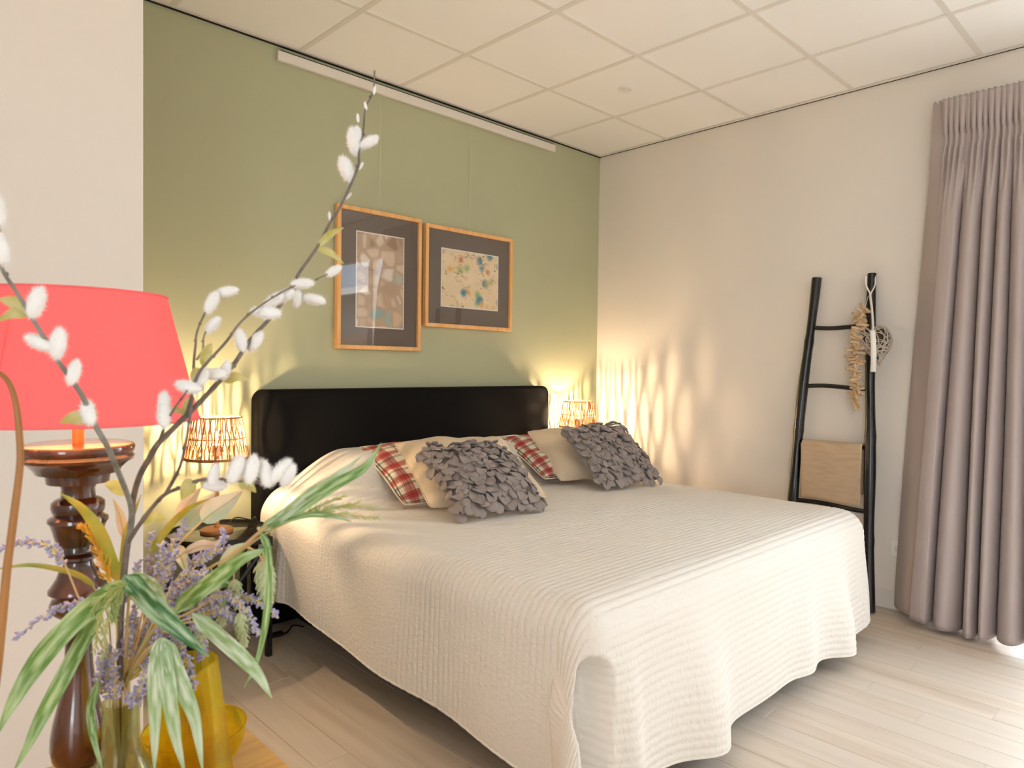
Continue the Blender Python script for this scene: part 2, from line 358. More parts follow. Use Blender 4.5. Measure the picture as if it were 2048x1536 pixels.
    def mesh(s, name, off=(0, 0, 0), smooth=True, uv=None, mt=None):
        me = bpy.data.meshes.new(name)
        vs = np.concatenate(s.v)-np.asarray(off, float)
        me.from_pydata(vs.tolist(), [], [list(f) for f in s.f])
        if smooth: me.polygons.foreach_set('use_smooth', [True]*len(me.polygons))
        if uv is not None:
            ul = me.uv_layers.new(name='UVMap'); li = np.zeros(len(me.loops), int); me.loops.foreach_get('vertex_index', li)
            ul.data.foreach_set('uv', np.asarray(uv, float)[li].ravel())
        if mt: me.materials.append(MT[mt])
        me.update(); return me
    def build(s, name, mt, parent=None, smooth=True, uv=None, autosharp=True):
        if uv is None: uv = s.uv
        if parent is not None: off = WL[parent.name]
        else:
            vs = np.concatenate(s.v); off = V((vs[:, 0].min()+vs[:, 0].max())/2, (vs[:, 1].min()+vs[:, 1].max())/2, vs[:, 2].min())
        me = s.mesh(name, off, smooth, uv, mt)
        if smooth and autosharp:
            try: me.set_sharp_from_angle(angle=R_(38))
            except Exception: pass
        return place(name, me, parent, V(0, 0, 0) if parent is not None else off, off)
def place(name, me, parent=None, loc=(0, 0, 0), wl=None):
    o = bpy.data.objects.new(name, me); COL.objects.link(o); o.location = loc
    if parent is not None: o.parent = parent
    WL[o.name] = np.asarray(wl if wl is not None else loc, float); return o
def inst(name, me, parent, Mw):
    """a copy of a shared mesh placed by a 4x4 in world space under its parent"""
    o = bpy.data.objects.new(name, me); COL.objects.link(o); o.parent = parent
    L = np.array(Mw, float); L[:3, 3] -= WL[parent.name]; o.matrix_local = Matrix(L.tolist()); WL[o.name] = L[:3, 3]+WL[parent.name]; return o
def tag(o, label, cat, group=None, kind=None):
    o['label'] = label; o['category'] = cat
    if group: o['group'] = group
    if kind: o['kind'] = kind
    return o
def thing(name, label, cat, loc, group=None):
    o = bpy.data.objects.new(name, None); COL.objects.link(o); o.location = tuple(loc); o.empty_display_size = .05
    WL[o.name] = np.asarray(loc, float); return tag(o, label, cat, group)
def struct(o, label=None):
    o['kind'] = 'structure'
    if label: o['label'] = label
    return o
def stuff(o): o['kind'] = 'stuff'; return o
def frame_mat(x, y, z, o):
    M = np.eye(4); M[:3, 0] = x; M[:3, 1] = y; M[:3, 2] = z; M[:3, 3] = o; return M
def unit(a): a = np.asarray(a, float); return a/(np.linalg.norm(a)+1e-12)
def basis_from(dirz, spin=0.):
    z = unit(dirz); x = np.cross(V(0, 0, 1) if abs(z[2]) < .95 else V(1, 0, 0), z); x = unit(x); y = np.cross(z, x)
    c, s_ = math.cos(spin), math.sin(spin); return c*x+s_*y, -s_*x+c*y, z
def smooth_path(P, n):
    """Catmull-Rom through the points"""
    P = np.asarray(P, float)
    if len(P) < 3:
        t = np.linspace(0, 1, n)[:, None]; return P[0]*(1-t)+P[-1]*t
    Q = np.vstack([2*P[0]-P[1], P, 2*P[-1]-P[-2]]); out = []
    for u in np.linspace(0, len(P)-1-1e-9, n):
        i = int(u); t = u-i; p0, p1, p2, p3 = Q[i:i+4]
        out.append(.5*((2*p1)+(-p0+p2)*t+(2*p0-5*p1+4*p2-p3)*t*t+(-p0+3*p1-3*p2+p3)*t**3))
    return np.array(out)
def sstep(a, b, x):
    t = np.clip((x-a)/(b-a), 0, 1); return t*t*(3-2*t)

# ------------------------------------------------------------------ room shell
H = 2.814; XL = -6.0; YF = -5.6
fl = struct(MB().box(XL, 0, YF, 0, -.1, -.009).build('floor', 'subfloor', smooth=False), 'pale wood-look laminate floor')
PW, PL = .122, 1.25
pm = MB().box(-PW/2+.0004, PW/2-.0004, -PL/2+.0004, PL/2-.0004, -.009, 0, .0012).mesh('plank', smooth=False, mt='plank')
ix = 0; xe = -2.485
cols = [xe+PW*k for k in range(-28, 21)]
for ci, x0 in enumerate(cols):
    xa, xb = max(x0, XL), min(x0+PW, 0)
    if xb-xa < .02: continue
    off = {-1: -.50}.get(ci-28, None)
    y = -(RNG.random()*PL if off is None else .5)
    edges = [0]
    while y > YF: edges.append(y); y -= PL
    edges.append(YF)
    for a, b in zip(edges[:-1], edges[1:]):
        if a-b < .03: continue
        M = np.eye(4); M[0, 0] = (xb-xa)/PW; M[1, 1] = (a-b)/PL; M[:3, 3] = ((xa+xb)/2, (a+b)/2, 0)
        inst('plank', pm, fl, M)

# ceiling: slab high above, exposed grid and lay-in tiles
S0, T0, TS = .5807, .5805, .6
ce = struct(MB().box(XL, 0, YF, 0, H+.12, H+.16).build('ceiling', 'dark', smooth=False), 'suspended ceiling of square white tiles')
gx = [-S0-TS*k for k in range(-1, 10)]; gy = [-T0-TS*k for k in range(-1, 9)]
tmesh = MB().box(-.5, .5, -.5, .5, 0, .012).mesh('tile', smooth=False, mt='ceil')
GAP = .012
xs = [-.012]+[g for g in gx if -5.95 < g < -.05]+[XL]; ys = [-.012]+[g for g in gy if YF+.05 < g < -.05]+[YF]
for i in range(len(xs)-1):
    for j in range(len(ys)-1):
        xa, xb, ya, yb = xs[i+1]+.0105, xs[i]-.0105, ys[j+1]+.0105, ys[j]-.0105
        M = np.diag([xb-xa, yb-ya, 1, 1.]); M[:3, 3] = ((xa+xb)/2, (ya+yb)/2, H+.003); inst('tile', tmesh, ce, M)
for g in xs[1:-1]: MB().box(g-.012, g+.012, YF, -.012, H-.001, H+.03).build('grid_bar', 'gridbar', ce, smooth=False)
for g in ys[1:-1]: MB().box(XL, -.012, g-.012, g+.012, H-.0005, H+.03).build('grid_bar', 'gridbar', ce, smooth=False)
struct(MB().box(XL, -.009, -.030, -.009, H-.002, H+.001).box(XL, -.009, -.011, -.009, H, H+.03).build('trim_1', 'trim', smooth=False), 'white ceiling edge angle along the green wall')
struct(MB().box(-.030, -.006, YF, -.030, H-.002, H+.001).box(-.008, -.006, YF, -.030, H, H+.03).build('trim_2', 'trim', smooth=False), 'white ceiling edge angle along the window wall')

struct(MB().box(XL, -.0005, -.0088, -.0002, H-.007, H+.06).build('shade_strip_1', 'dark', smooth=False), 'dark strip painting the shade between green wall and ceiling')  # near-black strip stands in for the shade in the edge gap
struct(MB().box(-.0058, -.0002, YF, -.009, H-.004, H+.06).build('shade_strip_2', 'dark', smooth=False))  # same painted shade line, along the right wall
struct(MB().box(XL, .12, 0, .12, -.1, H+.16).build('wall_back', 'green', smooth=False), 'sage green painted wall behind the bed')
WY0, WY1, WZ = -5.0, -2.52, 2.44
b = MB().box(0, .14, WY1, 0, -.1, H+.16).box(0, .14, YF, WY0, -.1, H+.16).box(0, .14, WY0, WY1, WZ, H+.16).box(0, .14, WY0, WY1, -.1, 0)
struct(b.build('wall_right', 'white_wall', smooth=False), 'off-white wall with the ladder and curtain')
struct(MB().box(XL, .14, YF-.14, YF, -.1, H+.16).build('wall_front', 'inner_white', smooth=False))
LY0, LY1, LZ0, LZ1 = -5.3, -4.1, .5, 2.4  # opening for the added window, out of view
b = MB().box(XL-.12, XL, LY1, .12, -.1, H+.16).box(XL-.12, XL, YF, LY0, -.1, H+.16).box(XL-.12, XL, LY0, LY1, LZ1, H+.16).box(XL-.12, XL, LY0, LY1, -.1, LZ0)
struct(b.build('wall_outer_left', 'inner_white', smooth=False))
struct(MB().box(XL, -3.385, -1.0, -.86, 0, H+.1).build('wall_left', 'white_wall', smooth=False), 'white partition wall behind the red lamp')
struct(MB().box(-.014, 0, -2.5, 0, 0, .096, .002).build('baseboard_right', 'trim', smooth=False), 'low white baseboard on the right wall')
struct(MB().box(-3.385, -.014, -.014, 0, 0, .09, .002).build('baseboard_back', 'trim', smooth=False))

def window(name, axis, u0, u1, z0, z1, pos, mull, label):
    def bx(m, ua, ub, za, zb, d):
        return m.box(pos-d, pos+d, ua, ub, za, zb, .003) if axis == 'x' else m.box(ua, ub, pos-d, pos+d, za, zb, .003)
    m = MB(); fw = .05
    for q in ((u0, u1, z0, z0+fw), (u0, u1, z1-fw, z1), (u0, u0+fw, z0+fw, z1-fw), (u1-fw, u1, z0+fw, z1-fw)): bx(m, *q, .035)
    root = struct(m.build(name, 'trim', smooth=False), label)
    es = [u0+fw]
    for c in mull:
        bx(MB(), c-.045, c+.045, z0+fw, z1-fw, .03).build('mullion', 'trim', root, smooth=False); es += [c-.045, c+.045]
    es.append(u1-fw)
    for a, c in zip(es[::2], es[1::2]): bx(MB(), a, c, z0+fw, z1-fw, .003).build('pane', 'clear', root, smooth=False)
window('window_1', 'x', WY0, WY1, 0, WZ, .09, (-3.2, -4.1), 'tall white framed glazed door beside the curtain')
window('added_fill_window', 'x', LY0, LY1, LZ0, LZ1, XL-.07, (-4.7,), 'unseen white framed window added for extra daylight from the left')  # out of view, added to even out the daylight

# ------------------------------------------------------------------ garden seen in the picture glass
struct(MB().box(-30, 40, -40, 30, -.3, -.14).build('garden_ground', 'paving', smooth=False), 'paved garden outside')
gs = thing('garden_shed', 'grey shed with blue-grey tiled roof outside, mirrored in the picture glass', 'shed', (4.2, -9.5, -.14))
MB().box(3.4, 7.0, -13.5, -4.9, -.14, 2.75).build('wall', 'brick', gs, smooth=False)
nu, nv = 260, 60; A = np.zeros((nu, nv, 3))
U, Vv = np.meshgrid(np.linspace(-14, -4.4, nu), np.linspace(0, 1, nv), indexing='ij')
rowf = (Vv*9) % 1
A[..., 0] = 3.05+Vv*2.2; A[..., 1] = U; A[..., 2] = 2.7+Vv*1.15+.05*np.abs(np.sin(U*math.pi/.22))-.05*rowf
MB().grid(A).build('roof_tiles', 'roof', gs, smooth=False)
MB().box(2.96, 3.08, -14, -4.4, 2.6, 2.72, .01).build('gutter', 'trim', gs, smooth=False)
fe = thing('garden_reed_fence', 'brown reed screen fence outside the glazed door', 'fence', (2.4, -8, -.14))
m = MB()
for k in range(420):
    y = -12.5+k*.02; h = 1.7+RNG.random()*.12; m.tube([(2.4+RNG.random()*.03, y, -.14), (2.4+RNG.random()*.03, y+RNG.normal()*.01, h)], .009, 5)
stuff(m.build('reed', 'reedfence', fe, smooth=False))
for y in (-12.4, -10.3, -8.2, -6.1, -4.2): MB().box(2.44, 2.52, y-.04, y+.04, -.14, 1.8, .005).build('post', 'trim', fe, smooth=False)
m = MB()
for k in range(260):
    y = -13+RNG.random()*8; z = RNG.random()*1.5; m.ell((2.82+RNG.uniform(-.1, .1), y, z), (.16, .2, .16), 6, 4)
tag(m.build('garden_hedge', 'hedge', smooth=False), 'clipped green hedge growing behind the reed fence', 'hedge', kind='stuff')

# ------------------------------------------------------------------ picture rail, wires, pictures
pr = thing('picture_rail', 'slim white picture hanging rail under the ceiling', 'rail', (-1.5, -.008, 2.722))
MB().box(-2.50, -.51, -.024, -.003, 2.735, 2.782, .002).build('rail_body', 'trim', pr, smooth=False)
MB().box(-2.49, -.52, -.022, -.005, 2.782, 2.786).build('rail_slot', 'dark', pr, smooth=False)
def picture(name, label, x0, x1, z0, z1, px0, px1, pz0, pz1, art, wx, cat='picture'):
    t = thing(name, label, cat, ((x0+x1)/2, 0, z0)); fw = .022; yf, yb = -.038, -.006
    for q in ((x0, x1, z1-fw, z1), (x0, x1, z0, z0+fw), (x0, x0+fw, z0+fw, z1-fw), (x1-fw, x1, z0+fw, z1-fw)):
        MB().box(q[0], q[1], yf, yb, q[2], q[3], .002).build('frame_bar', 'frame', t, smooth=False)
    MB().box(x0+fw-.004, x1-fw+.004, -.0215, -.010, z0+fw-.004, z1-fw+.004).build('mat_board', 'mat', t, smooth=False)
    MB().box(px0-.006, px1+.006, -.0225, -.0212, pz0-.006, pz1+.006).build('white_border', 'plastic', t, smooth=False)
    g = MB().add([(px0, -.0235, pz0), (px1, -.0235, pz0), (px1, -.0235, pz1), (px0, -.0235, pz1)], [(0, 1, 2, 3)])
    g.build('print', art, t, smooth=False, uv=[(0, 0), (1, 0), (1, 1), (0, 1)])
    MB().box(x0+fw-.003, x1-fw+.003, -.0285, -.0268, z0+fw-.003, z1-fw+.003).build('glass_pane', 'picglass', t, smooth=False)
    MB().tube([(wx, -.012, 2.7345), (wx, -.012, z1-.004)], .0011, 5).build('hanging_wire', 'wire', t)
picture('framed_picture', 'tall beech framed pebble photo in grey mat, hung above headboard', -2.178, -1.640, 1.349, 2.100, -2.055, -1.757, 1.473, 1.973, 'art_pebbles', -1.908)
picture('framed_picture', 'wide beech framed watercolour of blue and green spots above headboard', -1.610, -.915, 1.493, 2.086, -1.482, -1.034, 1.622, 1.957, 'art_spots', -1.262)

# downlight
dl = thing('ceiling_downlight', 'small round white recessed spotlight in a ceiling tile', 'spotlight', (-.891, -.887, H-.004))
MB().lathe([(.031, .004), (.040, .0045), (.041, .001), (.038, -.003), (.030, -.003), (.028, .002)], (-.891, -.887, H-.001), 32).build('trim_ring', 'plastic', dl)
MB().lathe([(.001, .0), (.014, -.0005), (.026, -.001), (.027, .002)], (-.891, -.887, H-.001), 24).build('lens', 'gridbar', dl)

# ------------------------------------------------------------------ bed
BX0, BX1, BY0 = -2.62, -.55, -2.1
CX = (BX0+BX1)/2
bed = thing('bed', 'double bed with a black upholstered headboard against the green wall', 'bed', (CX, -1.1, 0))
def rounded_slab(x0, x1, z0, z1, y0, y1, r, n=10, bev=.018):
    """front-facing rounded slab (corners rounded at the top only)"""
    def outline(i):
        o = []; rr = max(r-i, .002); xa, xb, zt = x0+i, x1-i, z1-i
        o += [(xa, z0)]
        for k in range(n+1):
            t = math.pi-k*math.pi/2/n; o.append((xa+rr+rr*math.cos(t), zt-rr+rr*math.sin(t)))
        for k in range(n+1):
            t = math.pi/2-k*math.pi/2/n; o.append((xb-rr+rr*math.cos(t), zt-rr+rr*math.sin(t)))
        o += [(xb, z0)]; return o
    loops = []
    for k in range(6):
        a = k/5*math.pi/2; loops.append((y0+bev*(1-math.sin(a)), bev*(1-math.cos(a))*1.0))
    lo = [(yy, bev-bev*math.sin(a_)) for yy, a_ in []]
    L = [(y0+bev*(1-math.cos(t)), bev*(1-math.sin(t))) for t in np.linspace(0, math.pi/2, 6)] + [(y1, 0)]
    vs = []; m = len(outline(0))
    for yy, i in L: vs += [(a, yy, c) for a, c in outline(i)]
    fs = [(k*m+j, k*m+(j+1) % m, (k+1)*m+(j+1) % m, (k+1)*m+j) for k in range(len(L)-1) for j in range(m)]
    fs += [tuple(range(m))[::-1], tuple(range((len(L)-1)*m, len(L)*m))]
    return MB().add(vs, fs)
rounded_slab(-2.622, -.630, .02, 1.142, -.112, -.016, .055).build('headboard', 'blackfab', bed)
MB().box(-2.51, -.70, -1.90, -.115, .07, .33, .015).build('bed_base', 'blackfab', bed)
MB().box(-2.47, -.69, -1.92, -.12, .33, .56, .03).build('mattress', 'cream', bed)
for x in (-2.38, -.78):
    for y in (-1.8, -.3): MB().lathe([(.022, 0), (.03, .04), (.032, .07)], (x, y, 0), 16).build('leg', 'black', bed)

def hump(x, y):
    e = 1-.85*sstep(.60, 1.06, np.abs(x-CX))
    mid = 1-.10*np.exp(-((x-CX)/.10)**2)
    return .222*sstep(-.63, -.30, y)*e*mid
def bedspread():
    rr = .10; D = .595; ZT = .612
    hx = (BX1-BX0)/2-rr; ty = -BY0-rr                      # flat half width, flat length
    ds = .0115; dt = .0052
    s = np.arange(-(hx+D), hx+D+1e-6, ds); t = np.arange(.125, ty+D+1e-6, dt)
    S, T = np.meshgrid(s, t, indexing='ij')
    a = np.maximum(np.abs(S)-hx, 0); c = np.maximum(T-ty, 0); sg = np.sign(S)
    d = np.maximum(a, c); th = np.arctan2(c, a)
    ca, sa = np.cos(th), np.sin(th); ca = np.where(d > 0, ca, 1.); sa = np.where(d > 0, sa, 0.)
    q = rr*math.pi/2
    out = np.where(d < q, rr*np.sin(np.minimum(d, q)/rr), rr); dz = np.where(d < q, rr*(1-np.cos(np.minimum(d, q)/rr)), rr+d-q)
    bx = CX+np.clip(S, -hx, hx); by = -np.minimum(T, ty)
    hang = sstep(.07, D, d)
    G = lambda x, m, w_: np.exp(-((x-m)/w_)**2)
    corner = np.sin(2*th)*(d > 0)
    foot = sa**2; side = ca**2
    W = .020
    wf = .090*G(bx, -2.06, .12)+.010*G(bx, -1.62, .2)+.085*G(bx, -.97, .10)+.035*G(bx, -1.28, .09)-.01
    ws = .010*np.sin(by*5.2+.6)+.007*np.sin(by*11.+2)+.03*G(by, -.33, .05)-.035*G(by, -.22, .05)
    wave = W+foot*wf+side*ws+.03*corner*(S > 0)
    out = out+wave*hang
    dz = dz-.035*corner*hang
    hem_z = np.interp(-by, [.12, .5, .85, 1.15, 1.55, 1.9, 2.1], [.215, .215, .18, .16, .135, .105, .075])+hump(bx+sg*rr*.6, by)*.0
    full = rr+D-q; kk = np.clip((ZT+hump(bx+sg*rr*.6, by)-hem_z-rr)/(full-rr), .6, 1.15)
    dz = np.where((S < 0) & (d > q), rr+(dz-rr)*(1+(kk-1)*side), dz)
    X = bx+sg*out*ca; Y = by-out*sa
    X = X-.115*corner*hang*(S < 0); Y = Y-.05*corner*hang*(S < 0)
    Z = ZT+hump(bx+sg*np.minimum(a, rr)*.6, by)*(1-.0*hang)-dz
    Z = Z+.006*np.sin(X*4.1+1)*np.sin(Y*3.7)*(d == 0)
    # deep inverted pleat by the foot corner
    px = (X+2.590+.05*(.5-Z))/.078
    lipz = .50-.06*px*px
    pl = sstep(1.0, .72, np.abs(px))*sstep(0, .07, lipz-Z)*sstep(.5, .8, sa)
    Y = Y+.12*pl; 
    # raised fold right of the pleat
    Y = Y-.045*G(X, -2.45, .05)*hang*(sa > .5)
    # rolled edge left of it
    P = np.stack([X, Y, Z], -1)
    gu = np.gradient(P, axis=0); gv = np.gradient(P, axis=1); N = np.cross(gu, gv); N /= np.linalg.norm(N, axis=-1, keepdims=True)+1e-9
    tq = np.where(d > 0, np.minimum(T, ty)+d*sa, T)
    ch = np.abs(np.sin(math.pi*tq/.0262))
    hgt = .0046*(ch**.42)-.0034
    P = P+N*hgt[..., None]*np.sign(N[..., 2].mean())
    n1, n2 = S.shape
    idx = np.arange(n1*n2).reshape(n1, n2)
    F = np.stack([idx[:-1, :-1], idx[1:, :-1], idx[1:, 1:], idx[:-1, 1:]], -1).reshape(-1, 4)
    me = bpy.data.meshes.new('bedspread'); off = V(CX, -1.1, 0)
    me.vertices.add(n1*n2); me.vertices.foreach_set('co', (P.reshape(-1, 3)-off).ravel())
    me.loops.add(F.size); me.loops.foreach_set('vertex_index', F.ravel())
    me.polygons.add(len(F)); me.polygons.foreach_set('loop_start', np.arange(0, F.size, 4)); 
    me.polygons.foreach_set('use_smooth', np.ones(len(F), bool))
    ul = me.uv_layers.new(name='UVMap'); uv = np.stack([S, tq], -1).reshape(-1, 2); ul.data.foreach_set('uv', uv[F.ravel()].ravel())
    me.materials.append(MT['quilt']); me.update(calc_edges=True); me.validate()
    o = place('cloth', me, None, (0, 0, 0)); 
    return o, P, off
bs = thing('bedspread', 'cream quilted bedspread draped over the bed to the floor', 'bedspread', (CX, -1.1, 0))
cl, BP, _o = bedspread(); cl.parent = bs; WL[cl.name] = WL[bs.name]
sol = cl.modifiers.new('thickness', 'SOLIDIFY'); sol.thickness = .006; sol.offset = 0
# bound hem
m = MB()
hem = BP[:, -1]; m.tube(hem[::2], .0065, 6)
m.tube(BP[0, ::3], .0065, 6); m.tube(BP[-1, ::3], .0065, 6)
m.build('hem', 'quilt', bs, uv=None)

# ------------------------------------------------------------------ cushions
def pillow_grid(w, h, T, n=26, sag=.0):
    u = np.linspace(-1, 1, n); Uu, Wv = np.meshgrid(u, u, indexing='ij')
    pinch = .055
    X = Uu*(w/2)*(1-pinch*(1-Wv**2)*np.abs(Uu)**3*1.0); Y = Wv*(h/2)*(1-pinch*(1-Uu**2)*np.abs(Wv)**3)
    prof = np.clip((1-np.abs(Uu)**2.3)*(1-np.abs(Wv)**2.3), 0, 1)**.58
    cr_ = (np.abs(Uu)*np.abs(Wv))**6; X = X*(1-.05*cr_); Y = Y*(1-.05*cr_)
    Z = T*prof
    return X, Y, Z, Uu, Wv
def pillow(w, h, T, M, n=26, seed=0, back=.5):
    X, Y, Z, U_, W_ = pillow_grid(w, h, T, n)
    rs = np.random.default_rng(seed)
    wob = .006*np.sin(U_*5+rs.random()*6)*np.sin(W_*4+rs.random()*6)+.004*np.sin(U_*11+W_*7+rs.random()*6)
    f = np.stack([X, Y, Z+wob*(Z > .003)], -1); b = np.stack([X, Y, -Z*back], -1)
    mb = MB(); tr = lambda A: A @ M[:3, :3].T+M[:3, 3]
    mb.grid(tr(f)); mb.grid(tr(b), flip=True)
    uv = np.concatenate([np.stack([U_*.5+.5, W_*.5+.5], -1).reshape(-1, 2)]*2)
    return mb, uv, tr(f), f
def cushion_frame(bx, by, zb, yaw, h, lean):
    ex = V(math.cos(yaw), math.sin(yaw), 0); n = V(-math.sin(yaw), math.cos(yaw), 0)
    up = math.cos(lean)*n+math.sin(lean)*V(0, 0, 1); nz = np.cross(ex, up)
    c = V(bx, by, zb)+up*h/2
    return frame_mat(ex, up, nz, c)
def edge_tube(w, h, M, r=.004, n=26):
    X, Y, Z, U_, W_ = pillow_grid(w, h, 0, n)
    e = [(X[i, 0], Y[i, 0], 0) for i in range(n)]+[(X[-1, j], Y[-1, j], 0) for j in range(1, n)]+[(X[i, -1], Y[i, -1], 0) for i in range(n-2, -1, -1)]+[(X[0, j], Y[0, j], 0) for j in range(n-2, -1, -1)]
    e = np.array(e) @ M[:3, :3].T+M[:3, 3]; return MB().tube(e, r, 5)
def plain_cushion(name, label, cat, q, T, mt, seed, group):
    bx, by, zb, yaw, w_, h_, lean = q
    M = cushion_frame(bx, by, zb, yaw, h_, lean); t = thing(name, label, cat, (bx, by, zb), group)
    mb, uv, _, _ = pillow(w_, h_, T, M, 28, seed, .3); o = mb.build('cover', mt, t, uv=uv, autosharp=False)
    edge_tube(w_, h_, M, .0035).build('piping', mt, t)
plain_cushion('bed_pillow', 'red, white and black tartan pillow behind the larger cream cushion', 'pillow', (-1.895, -.765, .640, -.12, .70, .54, R_(24)), .075, 'plaid', 1, 'tartan pillows')
plain_cushion('bed_pillow', 'red, white and black tartan pillow near the wall-side bedside lamp', 'pillow', (-.985, -.69, .648, -.08, .56, .46, R_(25)), .075, 'plaid', 2, 'tartan pillows')
plain_cushion('scatter_cushion', 'large plain cream cushion leaning on a tartan pillow mid-bed', 'cushion', (-1.895, -.935, .640, -.28, .62, .57, R_(25)), .095, 'cream', 3, 'cream cushions')
plain_cushion('scatter_cushion', 'smaller plain cream cushion between tartan pillow and petal cushion by the wall side', 'cushion', (-.985, -.80, .642, -.30, .47, .47, R_(31)), .09, 'cream', 4, 'cream cushions')
def petal_mesh(k):
    n1, n2 = 7, 7; L = .060; W = .056
    u = np.linspace(0, 1, n1); v = np.linspace(-1, 1, n2); U_, V_ = np.meshgrid(u, v, indexing='ij')
    wid = W/2*np.sqrt(np.clip(1-(2*U_-1)**2*.985, 0, 1))
    X = V_*wid; Y = -U_*L; curl = (.010, .016, .006)[k]
    Z = .012*np.sin(U_*math.pi*.8)+curl*(V_**2)*(.5+U_*.5)*(1 if k != 1 else -.5)-(.012, .004, .02)[k]*(U_**2)
    f = np.stack([X, Y, Z+.0011], -1); b = np.stack([X, Y, Z-.0011], -1)
    mb = MB(); mb.grid(f, flip=True); mb.grid(b)
    idx = lambda i, j, o: o+i*n2+j; N = n1*n2; fs = []
    ring = [(i, 0) for i in range(n1)]+[(n1-1, j) for j in range(1, n2)]+[(i, n2-1) for i in range(n1-2, -1, -1)]+[(0, j) for j in range(n2-2, 0, -1)]
    for p_, q_ in zip(ring, ring[1:]+ring[:1]): fs.append((idx(*p_, 0), idx(*q_, 0), idx(*q_, N), idx(*p_, N)))
    mb.f += fs
    return mb.mesh('petal', mt='greyfelt')
PET = [petal_mesh(k) for k in range(3)]
def petal_cushion(label, q, seed):
    bx, by, zb, yaw, w_, h_, lean = q; M = cushion_frame(bx, by, zb, yaw, h_, lean); T = .062
    t = thing('petal_cushion', label, 'cushion', (bx, by, zb), 'grey petal cushions')
    mb, uv, W3, L3 = pillow(w_, h_, T, M, 28, seed); mb.build('cover', 'greyfelt', t, uv=uv, autosharp=False)
    rs = np.random.default_rng(seed); N = 14; cnt = 0
    for i in range(N):
        for j in range(N):
            u = -.96+1.92*(i+rs.random()*.8-.1+.5*(j % 2)*.8)/(N-.3); v = .99-1.9*(j+rs.random()*.8)/(N-.3)
            u = np.clip(u, -.97, .97); v = np.clip(v, -.97, .99)
            fi = (u+1)/2*27; fj = (v+1)/2*27; a, b_ = int(min(fi, 26)), int(min(fj, 26))
            p = L3[a, b_]*(1-(fi-a))*(1-(fj-b_))+L3[a+1, b_]*(fi-a)*(1-(fj-b_))+L3[a, b_+1]*(1-(fi-a))*(fj-b_)+L3[a+1, b_+1]*(fi-a)*(fj-b_)
            du = L3[a+1, b_]-L3[a, b_]; dv = L3[a, b_+1]-L3[a, b_]; nn = unit(np.cross(du, dv))
            if nn[2] < .25: nn = unit(nn+V(0, 0, .6))
            ang = rs.normal()*.6+.7*math.sin(u*5+seed)*math.cos(v*4)
            d = V(math.sin(ang), -math.cos(ang), 0); tilt = .05+rs.random()*.38
            y_ = unit(d-nn*np.dot(d, nn)); y_ = -(y_*math.cos(tilt)+nn*math.sin(tilt)); x_ = unit(np.cross(y_, nn)); z_ = np.cross(x_, y_)
            if np.dot(z_, nn) < 0: x_, z_ = -x_, -z_
            sc = .8+rs.random()*.35
            p = p+nn*(.001+.006*rs.random())
            Mw = frame_mat((M[:3, :3] @ x_)*sc, (M[:3, :3] @ y_)*sc, (M[:3, :3] @ z_)*sc, M[:3, :3] @ p+M[:3, 3])
            inst('petal', PET[rs.integers(3)], t, Mw)
petal_cushion('grey felt petal cushion leaning on the large cream cushion mid-bed', (-1.972, -1.08, .632, -.17, .46, .45, R_(33)), 11)
petal_cushion('grey felt petal cushion in front of the smaller cream cushion, wall side', (-.945, -1.01, .634, -.135, .46, .45, R_(40)), 12)

# ------------------------------------------------------------------ bedside tables and lamps
def bedside_table(label, cx, cy):
    t = thing('bedside_table', label, 'table', (cx, cy, 0), 'black bedside tables'); zt = .545; r = .205
    MB().lathe([(.001, zt-.012), (r-.004, zt-.012), (r, zt-.008), (r, zt-.002), (r-.003, zt), (.001, zt)], (cx, cy, 0), 64).build('table_top', 'tabletop', t)
    MB().lathe([(r-.001, zt-.024), (r+.004, zt-.022), (r+.004, zt+.006), (r+.001, zt+.007), (r, zt+.002), (r-.001, zt-.012)], (cx, cy, 0), 64, closed=True).build('rim', 'black', t)
    hx = .165
    for sx in (-1, 1):
        for sy in (-1, 1): MB().box(cx+sx*hx-.0125, cx+sx*hx+.0125, cy+sy*.13-.0125, cy+sy*.13+.0125, 0, zt-.025, .002).build('leg', 'black', t, smooth=False)
    for sy in (-1, 1):
        y = cy+sy*.13
        MB().box(cx-hx, cx+hx, y-.012, y+.012, zt-.05, zt-.025, .002).build('apron', 'black', t, smooth=False)
        for s_ in (-1, 1): MB().tube([(cx-s_*hx, y+s_*.006, .10), (cx+s_*hx, y+s_*.006, zt-.05)], .009, 6).build('brace', 'black', t)
    for sx in (-1, 1): MB().box(cx+sx*hx-.012, cx+sx*hx+.012, cy-.13, cy+.13, zt-.05, zt-.025, .002).build('apron', 'black', t, smooth=False)
    return zt
bedside_table('round black bedside table under the lamp by the partition', -2.872, -.262)
bedside_table('round black bedside table in the corner between headboard and right wall', -.285, -.225)
MT['filament'] = emit('lamp_filament', (1.0, .73, .46), FILAMENT)
MT['bulbbase'] = mat('bulb_base', (190, 180, 160), .3, metal=.8)
